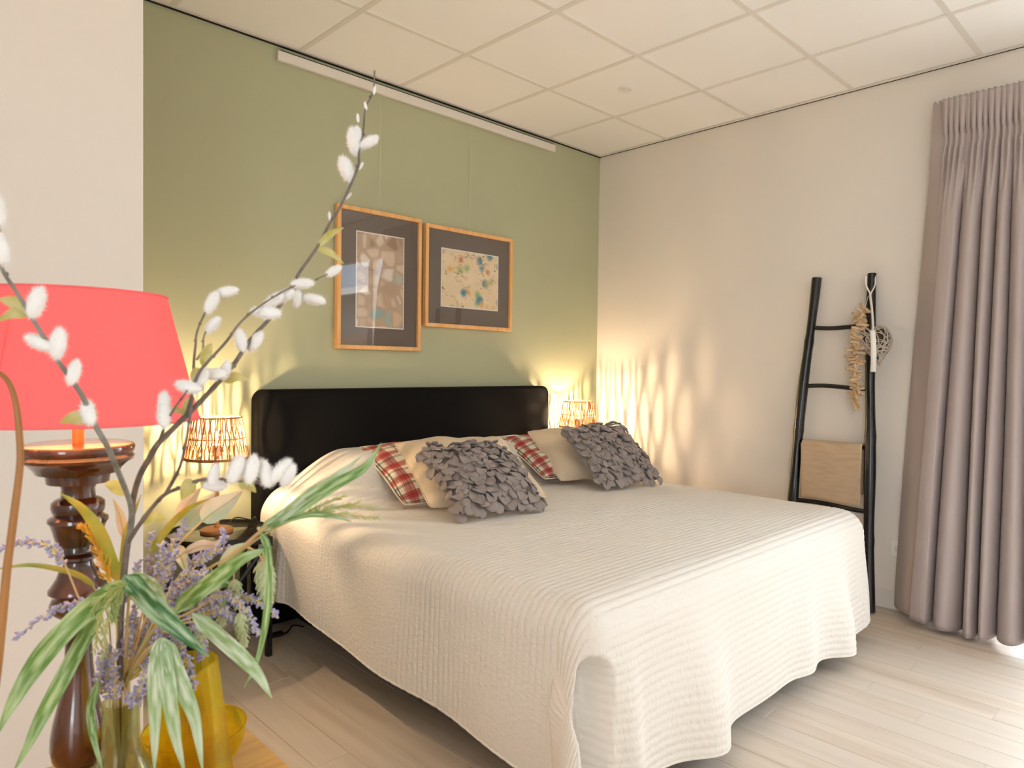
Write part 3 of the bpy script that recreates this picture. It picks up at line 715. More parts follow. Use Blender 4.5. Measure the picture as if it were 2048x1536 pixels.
def bedside_lamp(label, cx, cy, seed):
    z0 = .5455; t = thing('bedside_lamp', label, 'lamp', (cx, cy, z0), 'lit rattan bedside lamps'); rs = np.random.default_rng(seed)
    MB().lathe([(.001, 0), (.064, 0), (.066, .004), (.066, .014), (.060, .019), (.012, .021), (.001, .021)], (cx, cy, z0), 36).build('base', 'lampwood', t)
    MB().tube([(cx, cy, z0+.02), (cx, cy, .875)], .0105, 14).build('pole', 'lampwood', t)
    MB().lathe([(.001, 0), (.018, 0), (.019, .045), (.015, .05), (.001, .05)], (cx, cy, .872), 20).build('socket', 'bulbbase', t)
    zb, ztop, rb, rt = .862, 1.036, .126, .098
    R = lambda z: rb+(rt-rb)*(z-zb)/(ztop-zb)
    m = MB(); N = 62
    for k in range(N):
        a = 2*math.pi*(k+rs.normal()*.12)/N; tw = rs.normal()*.035
        zs = np.linspace(zb-.004, ztop, 9); pts = []
        for z in zs:
            u = (z-zb)/(ztop-zb); aa = a+tw*(u-.5)+.045*math.sin(u*math.pi*3+k*math.pi)*(.9 if k % 2 else .5)
            rr = R(z)+(.0016 if k % 2 else -.0016); pts.append((cx+rr*math.cos(aa), cy+rr*math.sin(aa), z))
        m.tube(pts, .0019+rs.random()*.0007, 5)
    sh = stuff(m.build('shade_canes', 'rattan', t))
    def ring(z, r, w_): 
        a = np.linspace(0, 2*math.pi, 49); return MB().tube(np.stack([cx+r*np.cos(a), cy+r*np.sin(a), np.full(49, z)], -1), w_, 6)
    for z, w_ in ((zb, .0035), (zb+.006, .003), ((zb+ztop)/2, .0024), (ztop, .0035)): ring(z, R(z), w_).build('shade_ring', 'rattan', t)
    m = MB()
    for z in (zb+.05, zb+.125):             # bands where crossing canes are bound together
        for k in range(58):
            a = 2*math.pi*k/58+rs.normal()*.02; b2 = a+.075*(1 if k % 2 else -1)
            dz = rs.normal()*.004
            m.tube([(cx+R(z)*math.cos(a), cy+R(z)*math.sin(a), z-.012+dz), (cx+R(z)*math.cos(b2), cy+R(z)*math.sin(b2), z+.012+dz)], .0015, 4)
    stuff(m.build('shade_binding', 'rattan', t))
    m = MB()
    for k in range(3):
        a = k*2*math.pi/3; m.tube([(cx+.018*math.cos(a), cy+.018*math.sin(a), .905), (cx+R(.94)*math.cos(a), cy+R(.94)*math.sin(a), .94)], .0015, 5)
    m.build('shade_spider', 'bulbbase', t)
    bl = MB().lathe([(.012, .918), (.020, .935), (.0265, .955), (.026, .972), (.018, .988), (.001, .994)], (cx, cy, 0), 24).build('bulb', 'bulbglass', t)
    MB().tube([(cx, cy, .938), (cx, cy, .974)], .0042, 6).build('filament', 'filament', bl, smooth=False)
    if cx > -1: return
    c = smooth_path([(cx+.05, cy+.03, z0+.008), (cx+.11, cy+.07, z0+.035), (cx+.17, cy+.05, z0+.02), (cx+.215, cy+.10, z0+.012), (cx+.24, cy+.16, .40), (cx+.22, cy+.19, .02)], 26)
    MB().tube(c, .0028, 6).build('power_cord', 'cord', t)
bedside_lamp('lit rattan-shade lamp on the bedside table next to the partition', -2.885, -.275, 3)
bedside_lamp('lit rattan-shade lamp in the corner by the right wall', -.405, -.170, 5)
# cord with an inline switch on the floor by the bed
t = thing('switch_cord', 'black power cord with inline switch lying on the floor beside the bed', 'cord', (-2.60, -.2, .0))
sw = hit_ = V(-2.585, -.215, .006)
MB().tube(smooth_path([(-2.67, -.10, .004), (-2.64, -.17, .005), sw, (-2.53, -.21, .006), (-2.47, -.15, .005), (-2.44, -.20, .005)], 24), .0035, 6).build('cable', 'cord', t)
MB().box(-2.62, -2.555, -.23, -.2, .001, .020, .005).build('switch', 'cord', t, smooth=False)

# ------------------------------------------------------------------ ladder and what hangs on it
def lx(z): return -.158+.122*z/1.79
ld = thing('decorative_ladder', 'black stained wooden ladder leaning on the off-white wall', 'ladder', (-.15, -1.77, 0))
def pole(ys, r0, r1, seed):
    rs = np.random.default_rng(seed); zs = np.linspace(.004, 1.795, 40)
    pts = [(lx(z)+.004*math.sin(z*5+seed), np.interp(z, *ys)+.006*math.sin(z*4.3+seed), z) for z in zs]
    rad = r0+(r1-r0)*zs/1.8+.0022*np.sin(zs*9+seed)+np.array([.004*math.exp(-((z-k)/.03)**2) for z in zs for k in [0]])*0
    for k in (.38, .93, 1.42): rad = rad+.0032*np.exp(-((zs-k)/.025)**2)
    return MB().tube(pts, rad, 14)
LYR = ([0, .5, 1.2, 1.8], [-1.983, -1.957, -1.927, -1.915]); LYL = ([0, .5, 1.2, 1.8], [-1.515, -1.545, -1.575, -1.612])
pole(LYR, .0295, .0235, 1).build('side_pole', 'stain', ld); pole(LYL, .0295, .024, 4).build('side_pole', 'stain', ld)
for k, z in enumerate((.20, .527, .852, 1.178, 1.506)):
    yl, yr = np.interp(z, *LYL), np.interp(z, *LYR); s_ = (k % 2*2-1)*.006
    pts = [(lx(z)+.002*math.sin(u*7), yl+(yr-yl)*u, z+s_*math.sin(u*5)+(.008*(1-u) if k == 4 else 0)) for u in np.linspace(0, 1, 14)]
    MB().tube(pts, .0125, 10).build('rung', 'stain', ld)
# folded towel over the third rung
tw = thing('beige_towel', 'folded beige towel hanging over a rung of the black ladder', 'towel', (lx(.7)-.03, -1.76, .54))
def towel_sheet(off, zf, zb, ya, yb):
    z0 = .852; x0 = lx(z0); r = .0165+off; P = []
    for u in np.linspace(0, 1, 30):
        y = ya+(yb-ya)*u; row = []
        for k, z in enumerate(np.linspace(zf, z0, 22)):
            row.append((x0-r-(z0-z)*.02-.004*math.sin(u*5)*(z0-z)/.3-.002*math.sin(u*13+z*9), y+.006*math.sin(z*12)*(u-.5)-.012*(z0-z)*(u-.4), z+.006*math.sin(u*6)*(z < z0-.25)))
        for a in np.linspace(0, math.pi, 10)[1:-1]: row.append((x0-r*math.cos(a), y, z0+r*math.sin(a)))
        for z in np.linspace(z0, zb, 14): row.append((x0+r+(z0-z)*.01, y, z))
        P.append(row)
    return MB().grid(P)
for off, zf, zb, ya, yb, nm in ((.003, .556, .60, -1.592, -1.908, 'inner_fold'), (.009, .548, .61, -1.59, -1.912, 'outer_fold')):
    o = towel_sheet(off, zf, zb, ya, yb).build(nm, 'towel', tw, autosharp=False); sm = o.modifiers.new('thickness', 'SOLIDIFY'); sm.thickness = .004; sm.offset = 0
# driftwood garland
dg = thing('driftwood_garland', 'garland of short driftwood sticks strung along the ladder pole', 'garland', (-.13, -1.86, 1.06))
sm_ = []
for k in range(3):
    rs = np.random.default_rng(30+k); L = .062
    pts = [(x, .004*math.sin(x*60+k), .003*math.cos(x*45+k)) for x in np.linspace(-L/2, L/2, 6)]
    sm_.append(MB().tube(pts, .0084*np.array([.8, 1, 1.1, 1, 1.05, .85]), 7).mesh('stick', mt='drift'))
GP = smooth_path([at(1737, 590, 3.74), at(1728, 625, 3.70), at(1718, 660, 3.69), at(1712, 700, 3.685), at(1712, 740, 3.685), at(1714, 780, 3.685), at(1711, 815, 3.685)], 60)
MB().tube(GP, .0012, 5).build('string', 'ribbon', dg)
rs = np.random.default_rng(8)
for k in range(64):
    p = GP[int(8+k/64*51)]; ang = rs.normal()*.6; fw = rs.normal()*.5
    d = unit(V(fw, -math.cos(ang), math.sin(ang)*.7)); x_ = d; y_ = unit(np.cross(V(0, 0, 1), x_)); z_ = np.cross(x_, y_)
    sc = .75+rs.random()*.5
    if k > 58: x_, y_, z_ = unit(V(.2, .3*rs.normal(), -1)), V(0, 1, 0), V(1, 0, 0); z_ = unit(np.cross(x_, y_)); y_ = np.cross(z_, x_)
    inst('stick', sm_[rs.integers(3)], dg, frame_mat(x_*sc, y_, z_, p+d*rs.normal()*.010+V(-.012+rs.normal()*.008, 0, 0)))
# wicker heart on a ribbon
hc = at(1750, 692, 3.645); wh = thing('wicker_heart', 'grey wicker heart hung by a white ribbon from the ladder top', 'ornament', (hc[0], hc[1], hc[2]-.11))
def heart_r(th):       # th from +y axis of heart (width) ; star-shaped outline, metres
    t = np.linspace(0, 2*math.pi, 361); x = 16*np.sin(t)**3; z = 13*np.cos(t)-5*np.cos(2*t)-2*np.cos(3*t)-np.cos(4*t)
    x = x*.0056; z = (z+2.5)*.0076; a = np.arctan2(z, x); o = np.argsort(a); rr = np.hypot(x, z)
    return np.interp(th, np.r_[a[o]-2*math.pi, a[o], a[o]+2*math.pi], np.r_[rr[o]]*3 if False else np.tile(rr[o], 3))
hy = unit(V(.12, -.99, 0)); hz = unit(V(.02, .26, 1)); hxn = np.cross(hy, hz)      # heart turned a little towards the window
def heart_pt(d): 
    th = math.atan2(d[2], d[1]); s_ = math.hypot(d[1], d[2]); r = heart_r(th)*s_**.8
    return hc+hy*(r*math.cos(th))+hz*(r*math.sin(th))+hxn*(d[0]*.046)
m = MB(); rs = np.random.default_rng(21)
for k in range(30):
    n = unit(rs.normal(size=3)*V(.9, 1, 1)); a = unit(np.cross(n, V(.3, .2, .9))); b = np.cross(n, a); c = n*(rs.random()-.5)*.9; rad = math.sqrt(max(0, 1-np.dot(c, c)))
    a0, a1 = rs.random()*6.28, 6.3
    pts = [heart_pt(unit(c+rad*(math.cos(t_)*a+math.sin(t_)*b))*(1+.01*rs.random())) for t_ in np.linspace(a0, a0+a1, 44)]
    m.tube(pts, .0028+.0014*rs.random(), 5)
stuff(m.build('wicker_weave', 'wicker', wh))
core = [[hc+.86*(heart_pt(V(math.cos(p_), math.sin(p_)*math.cos(a_), math.sin(p_)*math.sin(a_)))-hc) for a_ in np.linspace(0, 2*math.pi, 41)] for p_ in np.linspace(.02, math.pi-.02, 14)]
MB().grid(core).build('heart_core', 'wickerdark', wh)
def ribbon(path, width, nm, dirw):
    P = smooth_path(path, 24); d = unit(dirw); return MB().grid([[p-d*width/2, p+d*width/2] for p in P]).build(nm, 'ribbon', wh)
q0 = at(1740, 588, 3.715)
for s_ in (-1, 1):
    o = ribbon([at(1741+s_*9.5, 552, 3.73), at(1741+s_*9, 570, 3.71), at(1741-s_*1, 590, 3.70)], .009, 'ribbon_loop', V(.3*s_, 1, 0)); x = o.modifiers.new('t', 'SOLIDIFY'); x.thickness = .001
o = ribbon([at(1733, 551, 3.76), at(1741, 546, 3.755), at(1750, 551, 3.76)], .009, 'ribbon_loop', V(1, 0, 0)); o.modifiers.new('t', 'SOLIDIFY').thickness = .001
o = ribbon([at(1740, 588, 3.70), at(1744, 620, 3.66), at(1746, 650, 3.62), at(1745, 664, 3.61)], .013, 'ribbon_strap', V(.3, 1, 0)); o.modifiers.new('t', 'SOLIDIFY').thickness = .001
o = ribbon([at(1745, 660, 3.607), at(1747, 690, 3.587), at(1747, 720, 3.595), at(1746, 744, 3.62)], .026, 'ribbon_tail', V(-.35, .94, 0)); o.modifiers.new('t', 'SOLIDIFY').thickness = .001

# wall socket
ws = thing('wall_socket', 'white double wall socket beside the curtain hem', 'socket', (-.005, -2.07, .28))
MB().box(-.010, -.0005, -2.112, -2.028, .282, .371, .002).build('face_plate', 'plastic', ws, smooth=False)
m = MB().lathe([(.019, 0), (.020, .002), (.016, -.001), (.001, -.001)], (0, 0, 0), 24); vv = m.v[0]; m.v[0] = np.stack([-.0102-vv[:, 2], -2.07+vv[:, 0], .3265+vv[:, 1]], -1); m.build('plug_recess', 'trim', ws)

# ------------------------------------------------------------------ curtain
cu = thing('curtain', 'mauve-grey pleated curtain beside the glazed door', 'curtain', (-.12, -2.36, .02))
def curtain():
    nz = 90; zs = np.r_[np.linspace(.03, 2.42, nz), np.linspace(2.43, 2.62, 24)]
    # fold crest positions (arc fraction) share a phase from top to hem
    K = 1100; u = np.linspace(0, 1, K); P = np.zeros((K, len(zs), 3))
    val = np.array([0, .30, .45, .557, .65, .80, .93, 1.06]); vd = np.array([0, .28, .22, .2, .22, .2, .2, .2])
    k = np.clip(np.searchsorted(val, u, side='right')-1, 0, len(val)-2); tt = (u-val[k])/(val[k+1]-val[k])
    base_ = vd[k]*(1-tt)+vd[k+1]*tt
    depth = base_+(1-base_)*np.where(k == 0, np.sin(math.pi/2*np.clip(tt/.86, 0, 1))**1.0*np.where(tt > .9, np.cos((tt-.9)/.1*math.pi/2)**.5, 1), np.sin(math.pi*np.clip(tt, 0, 1))**.5)
    # small pinch pleats of the gathered header
    NP = 20; ph = (u-.10)/.90*NP; pinch = np.where(u > .10, .5-.5*np.cos(2*math.pi*ph), 0)
    for i, z in enumerate(zs):
        h = np.clip(z/2.45, 0, 1); ya = -2.055-.135*h**1.1; yb = -2.80+.08*h
        y = ya+(yb-ya)*u
        ampl = .150*(1-h)**.8+.062
        gather = sstep(2.0, 2.44, z)
        d = depth*(1-gather*.75)*ampl + pinch*.022*gather
        lean = .0
        x = -.035-.03*h-d
        if z < 2.3: x = np.where(u < .17, -.005-.05*h-(d)*1.0-(0)*u, x*1.0)
        # pleat heading bulges below and above the gather tape
        if z > 2.40:
            k2 = (z-2.40)/.22; x = x-.004*math.sin(k2*math.pi)-pinch*.010*k2*(2-k2)
            y = y+.012*k2*np.sin(ph*2*math.pi)*(u > .1)
        if 2.385 < z < 2.44: x = x+pinch*.012
        y = y+.010*np.sin(u*23+z*1.1)*(1-h)
        topz = z+(.0 if z < 2.5 else .008*np.sin(ph*math.pi*2+1)*(z-2.5)/.12)
        P[:, i] = np.stack([x, y, np.broadcast_to(topz, u.shape)+(.012*np.sin(u*9) if z < .2 else 0)], -1)
    return P
CPt = curtain()
o = MB().grid(CPt).build('fabric', 'curtain', cu, autosharp=False); md = o.modifiers.new('thickness', 'SOLIDIFY'); md.thickness = .003; md.offset = 0
MB().box(-.065, -.045, -5.1, -2.25, 2.545, 2.57, .003).build('curtain_rail', 'trim', cu, smooth=False)
for y in (-2.3, -3.4, -4.6): MB().box(-.05, 0, y-.01, y+.01, 2.55, 2.565).build('rail_bracket', 'trim', cu, smooth=False)

# ------------------------------------------------------------------ table in front with lamp, glass and bouquet
TZ = .68
ot = thing('side_table', 'honey oak table carrying the red lamp and glass vases', 'table', (-4.05, -2.6, 0))
for k in range(5):
    xa = -4.523+k*.19; MB().box(xa, xa+.1895, -3.15, -2.085, TZ-.04, TZ, .0025).build('top_board', 'oak', ot, smooth=False)
for x in (-4.48, -3.62):
    for y in (-3.09, -2.14): MB().box(x-.03, x+.03, y-.03, y+.03, 0, TZ-.04, .003).build('leg', 'oak', ot, smooth=False)
for y in (-3.10, -2.13): MB().box(-4.45, -3.65, y-.012, y+.012, TZ-.13, TZ-.04).build('apron', 'oak', ot, smooth=False)
for x in (-4.49, -3.61): MB().box(x-.012, x+.012, -3.06, -2.17, TZ-.13, TZ-.04).build('apron', 'oak', ot, smooth=False)

# table lamp
def on_plane(x, y, z):
    d = CF+CR*(x-1024)/FPX-CU*(y-768)/FPX; t = (z-CAM[2])/d[2]; return CAM+t*d
LB = on_plane(158, 1588, TZ); LDEP = float(np.dot(LB-CAM, CF)); SP = LDEP/FPX
def lamp_z(ypx):            # height on the lamp axis for an image row
    a, b = CAM[2]+1.2, CAM[2]-1.2
    for _ in range(50):
        c = (a+b)/2; d = V(LB[0], LB[1], c)-CAM; yy = 768-FPX*np.dot(d, CU)/np.dot(d, CF)
        if yy < ypx: a = c
        else: b = c
    return c-TZ
tl = thing('table_lamp', 'turned brown table lamp with a big red fabric shade', 'lamp', (LB[0], LB[1], TZ))
prof_px = [(1604, 48), (1590, 52), (1575, 52), (1560, 44), (1548, 34), (1540, 29), (1534, 29), (1524, 38), (1510, 46), (1490, 50), (1465, 49), (1440, 45), (1410, 38), (1375, 30), (1330, 25), (1280, 23), (1245, 24), (1232, 30), (1222, 44), (1214, 49), (1204, 50), (1196, 47), (1190, 44), (1186, 46), (1180, 52), (1174, 52), (1166, 46), (1152, 38), (1140, 34), (1130, 27), (1121, 25), (1117, 31), (1113, 39), (1109, 39), (1104, 30), (1100, 27), (1090, 27), (1087, 37), (1082, 39), (1060, 44), (1047, 48), (1040, 53), (1034, 52), (1029, 44), (1027, 41), (1022, 45), (1012, 47), (1003, 46), (997, 40), (993, 30), (975, 29), (966, 33), (964, 54), (948, 56), (944, 72), (936, 76), (925, 87), (919, 97), (913, 99), (909, 96), (907, 95), (902, 99), (893, 100), (888, 97), (886, 90), (885.5, 2)]
zz = {y: lamp_z(y) for y, _ in prof_px}; zb0 = zz[1604]
prof = [(r*SP, zz[y]-zb0*(1-min(1, (1604-y)/60))) for y, r in prof_px]
prof[0] = (prof[0][0], 0.0)
MB().lathe(prof, (LB[0], LB[1], TZ), 56).build('turned_base', 'glaze', tl)
ztop = prof[-1][1]
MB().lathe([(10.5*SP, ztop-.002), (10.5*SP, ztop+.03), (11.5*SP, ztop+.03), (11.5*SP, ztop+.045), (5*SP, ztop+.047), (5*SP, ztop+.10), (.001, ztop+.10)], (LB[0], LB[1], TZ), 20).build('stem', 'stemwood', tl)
zs0, zs1 = lamp_z(838), lamp_z(588)
r0, r1 = 219*SP, 158*SP
m = MB().lathe([(r0, zs0), (r1, zs1), (r1-.0012, zs1), (r0-.0012, zs0)], (LB[0], LB[1], TZ), 72, closed=True)
m.build('lamp_shade', 'redshade', tl)
MB().lathe([(r0-.0030, zs0), (r1-.0030, zs1), (r1-.0036, zs1), (r0-.0036, zs0)], (LB[0], LB[1], TZ), 72, closed=True).build('shade_lining', 'lining', tl)
for z, r in ((zs0, r0), (zs1, r1)):
    a = np.linspace(0, 2*math.pi, 73); MB().tube(np.stack([LB[0]+r*np.cos(a), LB[1]+r*np.sin(a), np.full(73, TZ+z)], -1), .0016, 6).build('shade_hoop', 'redshade', tl)
a0 = math.atan2(CAM[1]-LB[1], CAM[0]-LB[0])-.62
MB().tube([(LB[0]+(r0+.0004)*math.cos(a0), LB[1]+(r0+.0004)*math.sin(a0), TZ+zs0), (LB[0]+(r1+.0004)*math.cos(a0), LB[1]+(r1+.0004)*math.sin(a0), TZ+zs1)], .0012, 5).build('shade_seam', 'redshade', tl)
MT['redbulb'] = emit('red_lamp_bulb', (1, .62, .30), REDBULB)
MB().ell((LB[0], LB[1], TZ+zs0+.085), (.027, .027, .034), 14, 10).build('bulb', 'redbulb', tl)

# yellow carafe, olive bowl, green bottle
CB = on_plane(378, 1645, TZ); cs = float(np.dot(CB-CAM, CF))/FPX
yc = thing('glass_carafe', 'tall tapered yellow glass carafe standing in front of the olive bowl', 'carafe', (CB[0], CB[1], TZ))
def z_at(B, ypx):
    a, b = CAM[2]+1.2, CAM[2]-1.2
    for _ in range(50):
        c = (a+b)/2; d = V(B[0], B[1], c)-CAM; yy = 768-FPX*np.dot(d, CU)/np.dot(d, CF)
        if yy < ypx: a = c
        else: b = c
    return c-TZ
hcf = z_at(CB, 1322); rbm, rtp = 94*cs, 53*cs; tk = .0025
out = [(.001, .003), (rbm*.93, .003), (rbm, .010)]+[(rbm+(rtp-rbm)*u**.9, .010+(hcf-.010)*u) for u in np.linspace(.05, 1, 12)]
inn = [(r-tk, z) for r, z in out[2:]][::-1]; inn[0] = (inn[0][0], hcf); inn += [(rbm*.9, .013), (.001, .011)]
mc = MB().lathe(out+inn, (CB[0], CB[1], TZ), 48)
vv = mc.v[0]; ang = np.arctan2(vv[:, 1]-CB[1], vv[:, 0]-CB[0]); lipa = math.atan2(CAM[1]-CB[1], CAM[0]-CB[0])-.15
da = (ang-lipa+math.pi) % (2*math.pi)-math.pi; k = np.exp(-(da/.45)**2)*sstep(TZ+hcf*.86, TZ+hcf, vv[:, 2])
vv[:, 0] += k*.014*math.cos(lipa); vv[:, 1] += k*.014*math.sin(lipa); vv[:, 2] -= k*.010
mc.build('carafe_body', 'yglass', yc)
BB = on_plane(390, 1528, TZ); bsz = float(np.dot(BB-CAM, CF))/FPX; rb_ = 97*bsz
hb = .056
bw = thing('glass_bowl', 'olive yellow glass bowl behind the carafe at the table edge', 'bowl', (BB[0], BB[1], TZ))
out = [(.001, .001), (rb_*.55, .001), (rb_*.72, .006), (rb_*.86, .017), (rb_*.95, .034), (rb_, hb)]
inn = [(rb_-.003, hb), (rb_*.95-.003, .034), (rb_*.86-.003, .019), (rb_*.7, .010), (.001, .007)]
MB().lathe(out+inn, (BB[0], BB[1], TZ), 56).build('bowl_body', 'bowlglass', bw)
GB = on_plane(243, 1780, TZ); gsz = float(np.dot(GB-CAM, CF))/FPX; GDEP = gsz*FPX
gh = z_at(GB, 1402); rn = 33*gsz
gv = thing('bottle_vase', 'green glass bottle vase holding the artificial bouquet', 'vase', (GB[0], GB[1], TZ))
zsd = z_at(GB, 1512)
out = [(.001, .002), (.034, .002), (.040, .008), (.042, .025), (.041, .05), (.036, zsd-.02), (rn*1.35, zsd-.002), (rn*1.05, zsd+.012), (rn, zsd+.03), (rn, gh-.012), (rn*1.08, gh-.009), (rn*1.13, gh-.004), (rn*1.1, gh)]
inn = [(rn*.92, gh), (rn*.90, gh-.012), (rn*.90, zsd+.03), (rn*.95, zsd+.012), (rn*1.25, zsd-.004), (.033, zsd-.022), (.038, .05), (.039, .025), (.036, .012), (.001, .008)]
MB().lathe(out+inn, (GB[0], GB[1], TZ), 48).build('bottle_body', 'gglass', gv)

# ------------------------------------------------------------------ bouquet
GD = GDEP
def pt(q, dd=0.): return at(q[0], q[1], (q[2] if len(q) > 2 else GD)+dd)
NECK = V(GB[0], GB[1], TZ+gh)
def into_vase(j=0):
    rs = np.random.default_rng(j+100); a = rs.random()*6.28; r = rn*.45*rs.random(); o = V(r*math.cos(a), r*math.sin(a), 0)
    return [V(GB[0], GB[1], TZ+.05+.06*rs.random())-o*.8, NECK+o]
def stem_mesh(P, r0, r1, n=60, seg=7): 
    S = smooth_path(P, n); return S, MB().tube(S, np.linspace(r0, r1, n), seg)
def leaf(path, width, nrm=None, n=22, wave=.06, fold=.18, shape='long', twist=0.):
    P = smooth_path(path, n); T = np.gradient(P, axis=0); L = np.linalg.norm(np.diff(P, axis=0), axis=1).sum()
    mb = []; ncol = 5
    for i in range(n):
        u = i/(n-1)
        if shape == 'long': w_ = width/2*min(1, (u/.12)**.7 if u < .12 else 1)*(1-max(0, (u-.45)/.55)**1.8)+.0004
        else: w_ = width/2*math.sin(math.pi*min(1, u**.75))**.8*(1-.25*u)+.0003
        p = P[i]; t = unit(T[i]); nn = unit(CAM-p) if nrm is None else unit(nrm)
        if twist: q = Quaternion(Vector(t), twist*(u-.3)); nn = np.array(q @ Vector(nn))
        s = unit(np.cross(t, nn)); nn = np.cross(s, t); row = []
        for k in range(ncol):
            v = k/(ncol-1)*2-1
            row.append(p+s*w_*v+nn*(w_*abs(v)*fold+wave*w_*math.sin(u*22+v*1.3)*abs(v)))
        mb.append(row)
    o_ = MB().grid(mb); o_.uv = [(i/(n-1), k/(ncol-1)) for i in range(n) for k in range(ncol)]; return o_
# -- pussy willow
catm = []
for k in range(2):
    m = MB().ell((0, 0, .009), (.0047, .0045, .0098), 12, 8); rs = np.random.default_rng(k)
    for i in range(420):
        d = unit(rs.normal(size=3)); p = V(0, 0, .009)+d*V(.0046, .0044, .0097); q = p+unit(d+V(0, 0, .5))*(.0012+.0016*rs.random()); s = unit(np.cross(d, rs.normal(size=3)))*.00018
        m.add([p-s, p+s, q], [(0, 1, 2)])
    catm.append(m.mesh('catkin', mt='catkin'))
pw = thing('pussy_willow_branch', 'branching pussy willow twigs with fuzzy white catkins in the green bottle', 'branch', tuple(GB[:2])+(TZ+.05,))
def dsh(x, y): return -.10*float(sstep(1010, 880, y))*float(1-sstep(420, 620, x))
def wpt(x, y, d): return at(x, y, d+dsh(x, y))
def br(px, r0, r1, nm='branch', n=50, mt='bark'):
    P = [wpt(*q) if not isinstance(q, np.ndarray) else q for q in px]; S, m = stem_mesh(P, r0*.88, r1*.9, n); rs = np.random.default_rng(len(px))
    for i in range(6, n-2, 7):          # bud nodes
        d = unit(rs.normal(size=3)); m.ell(S[i]+d*r1, (r1*1.6+.0004,)*3, 6, 4)
    m.build(nm, mt, pw, autosharp=False); return S
g = GD
iv = into_vase(1)
br(iv+[(240, 1330, g), (240, 1250, g+.005), (246, 1166, g+.01), (254, 1093, g+.015), (262, 1050, g+.02), (266, 1000, g+.025), (278, 955, g+.03), (297, 920, g+.03), (316, 888, g+.035), (343, 861, g+.04), (372, 832, g+.045), (404, 800, g+.05), (440, 761, g+.055), (466, 731, g+.06), (504, 676, g+.065), (536, 641, g+.07), (575, 590, g+.075), (597, 548, g+.08), (635, 493, g+.085), (658, 449, g+.09), (679, 416, g+.09), (714, 340, g+.095), (718, 305, g+.1), (726, 264, g+.1), (731, 217, g+.1), (746, 185, g+.105), (749, 141, g+.11)], .0047, .0011, n=110)
br([(254, 1093, g+.015), (262, 1040, g+.01), (261, 1011, g+.0), (252, 982, g-.01), (234, 938, g-.02), (217, 897, g-.03), (187, 844, g-.04), (167, 796, g-.05), (144, 761, g-.06), (111, 714, g-.07), (91, 679, g-.08), (62, 632, g-.09), (32, 582, g-.1), (3, 535, g-.11), (-6, 480, g-.12), (-4, 420, g-.12), (-8, 350, g-.12)], .0036, .0012, n=70, mt='barkpale')
br([(372, 832, g+.045), (384, 790, g+.03), (395, 750, g+.02), (419, 720, g+.015), (451, 685, g+.01), (480, 646, g+.005), (513, 617, g), (557, 588, g), (590, 571, g)], .0021, .0009)
br([(387, 780, g+.03), (387, 734, g+.04), (391, 690, g+.045), (394, 664, g+.05), (410, 626, g+.05), (431, 591, g+.05)], .0017, .0009, n=30)
br([(393, 720, g+.045), (405, 700, g+.05), (407, 676, g+.05), (412, 662, g+.05)], .0012, .0008, n=12)
br([(316, 888, g+.035), (331, 849, g+.02), (350, 815, g+.01), (366, 793, g), (375, 780, g)], .0017, .0009, n=20)
br([(256, 1085, g+.015), (281, 1046, g), (308, 1011, g-.01), (331, 988, g-.02), (366, 973, g-.03), (395, 961, g-.04), (440, 958, g-.05), (498, 964, g-.06), (542, 967, g-.065), (556, 962, g-.065)], .0029, .0012)
br([(331, 988, g-.02), (351, 952, g-.01), (363, 923, g), (372, 882, g+.01), (378, 844, g+.02), (386, 795, g+.025)], .0022, .0012, n=26)
br([(504, 676, g+.065), (480, 705, g+.07), (470, 735, g+.06)], .0012, .0009, n=10); br([(583, 585, g+.075), (630, 560, g+.08), (655, 548, g+.085)], .0010, .0008, n=12)
def catkin(x, y, ang, dd, ln=1.0):
    """ang: image direction the catkin points (degrees, 0 right, 90 up); ln relative length (1 = 30 px)"""
    dd = dd+dsh(x, y); d = at(x+10*math.cos(R_(ang)), y-10*math.sin(R_(ang)), g+dd)-at(x, y, g+dd); d = unit(unit(d)+.25*CF*math.sin(x))
    x_, y_, z_ = basis_from(d, x*.37); sc = ln*1.13; base = at(x, y, g+dd)-z_*.009*sc
    inst('catkin', catm[int(x) % 2], pw, frame_mat(x_*sc, y_*sc, z_*sc, base))
CK = [(72, 605, 75, -.09, 1.25), (80, 686, 150, -.08, 1.1), (116, 687, 85, -.075, 1.25), (147, 745, 80, -.06, 1.05), (177, 825, 110, -.045, 1.15),
      (-2, 495, 100, -.12, 1.3), (-8, 420, 90, -.12, 1.3),
      (424, 605, 65, .05, 1.15), (455, 583, 10, .05, 1.0), (426, 650, 45, .05, 1.0), (482, 681, 95, .06, 1.15), (511, 683, 60, .06, 1.15),
      (533, 625, 175, .0, 1.35), (548, 600, 40, .01, 1.1), (570, 592, 30, .01, 1.15), (595, 597, 80, .07, 1.0), (605, 567, 5, .06, 1.2), (628, 599, 170, .07, 1.25), (667, 542, 35, .09, 1.0),
      (692, 338, 110, .1, 1.6), (708, 283, 95, .1, 1.55), (738, 284, 30, .1, 1.2), (716, 268, 100, .1, .9),
      (377, 774, 165, .02, 1.2), (402, 757, 60, .03, 1.1), (428, 748, 5, .045, 1.15), (451, 741, 70, .05, 1.0), (328, 806, 95, .02, 1.1), (328, 831, 100, .015, 1.2),
      (428, 950, 80, -.05, 1.0), (430, 971, 0, -.05, 1.1), (472, 938, 70, -.055, 1.3), (503, 939, 80, -.06, 1.3), (531, 947, 105, -.062, 1.3), (560, 943, 50, -.066, 1.35), (576, 951, 60, -.07, 1.2)]
for c in CK: catkin(*c)
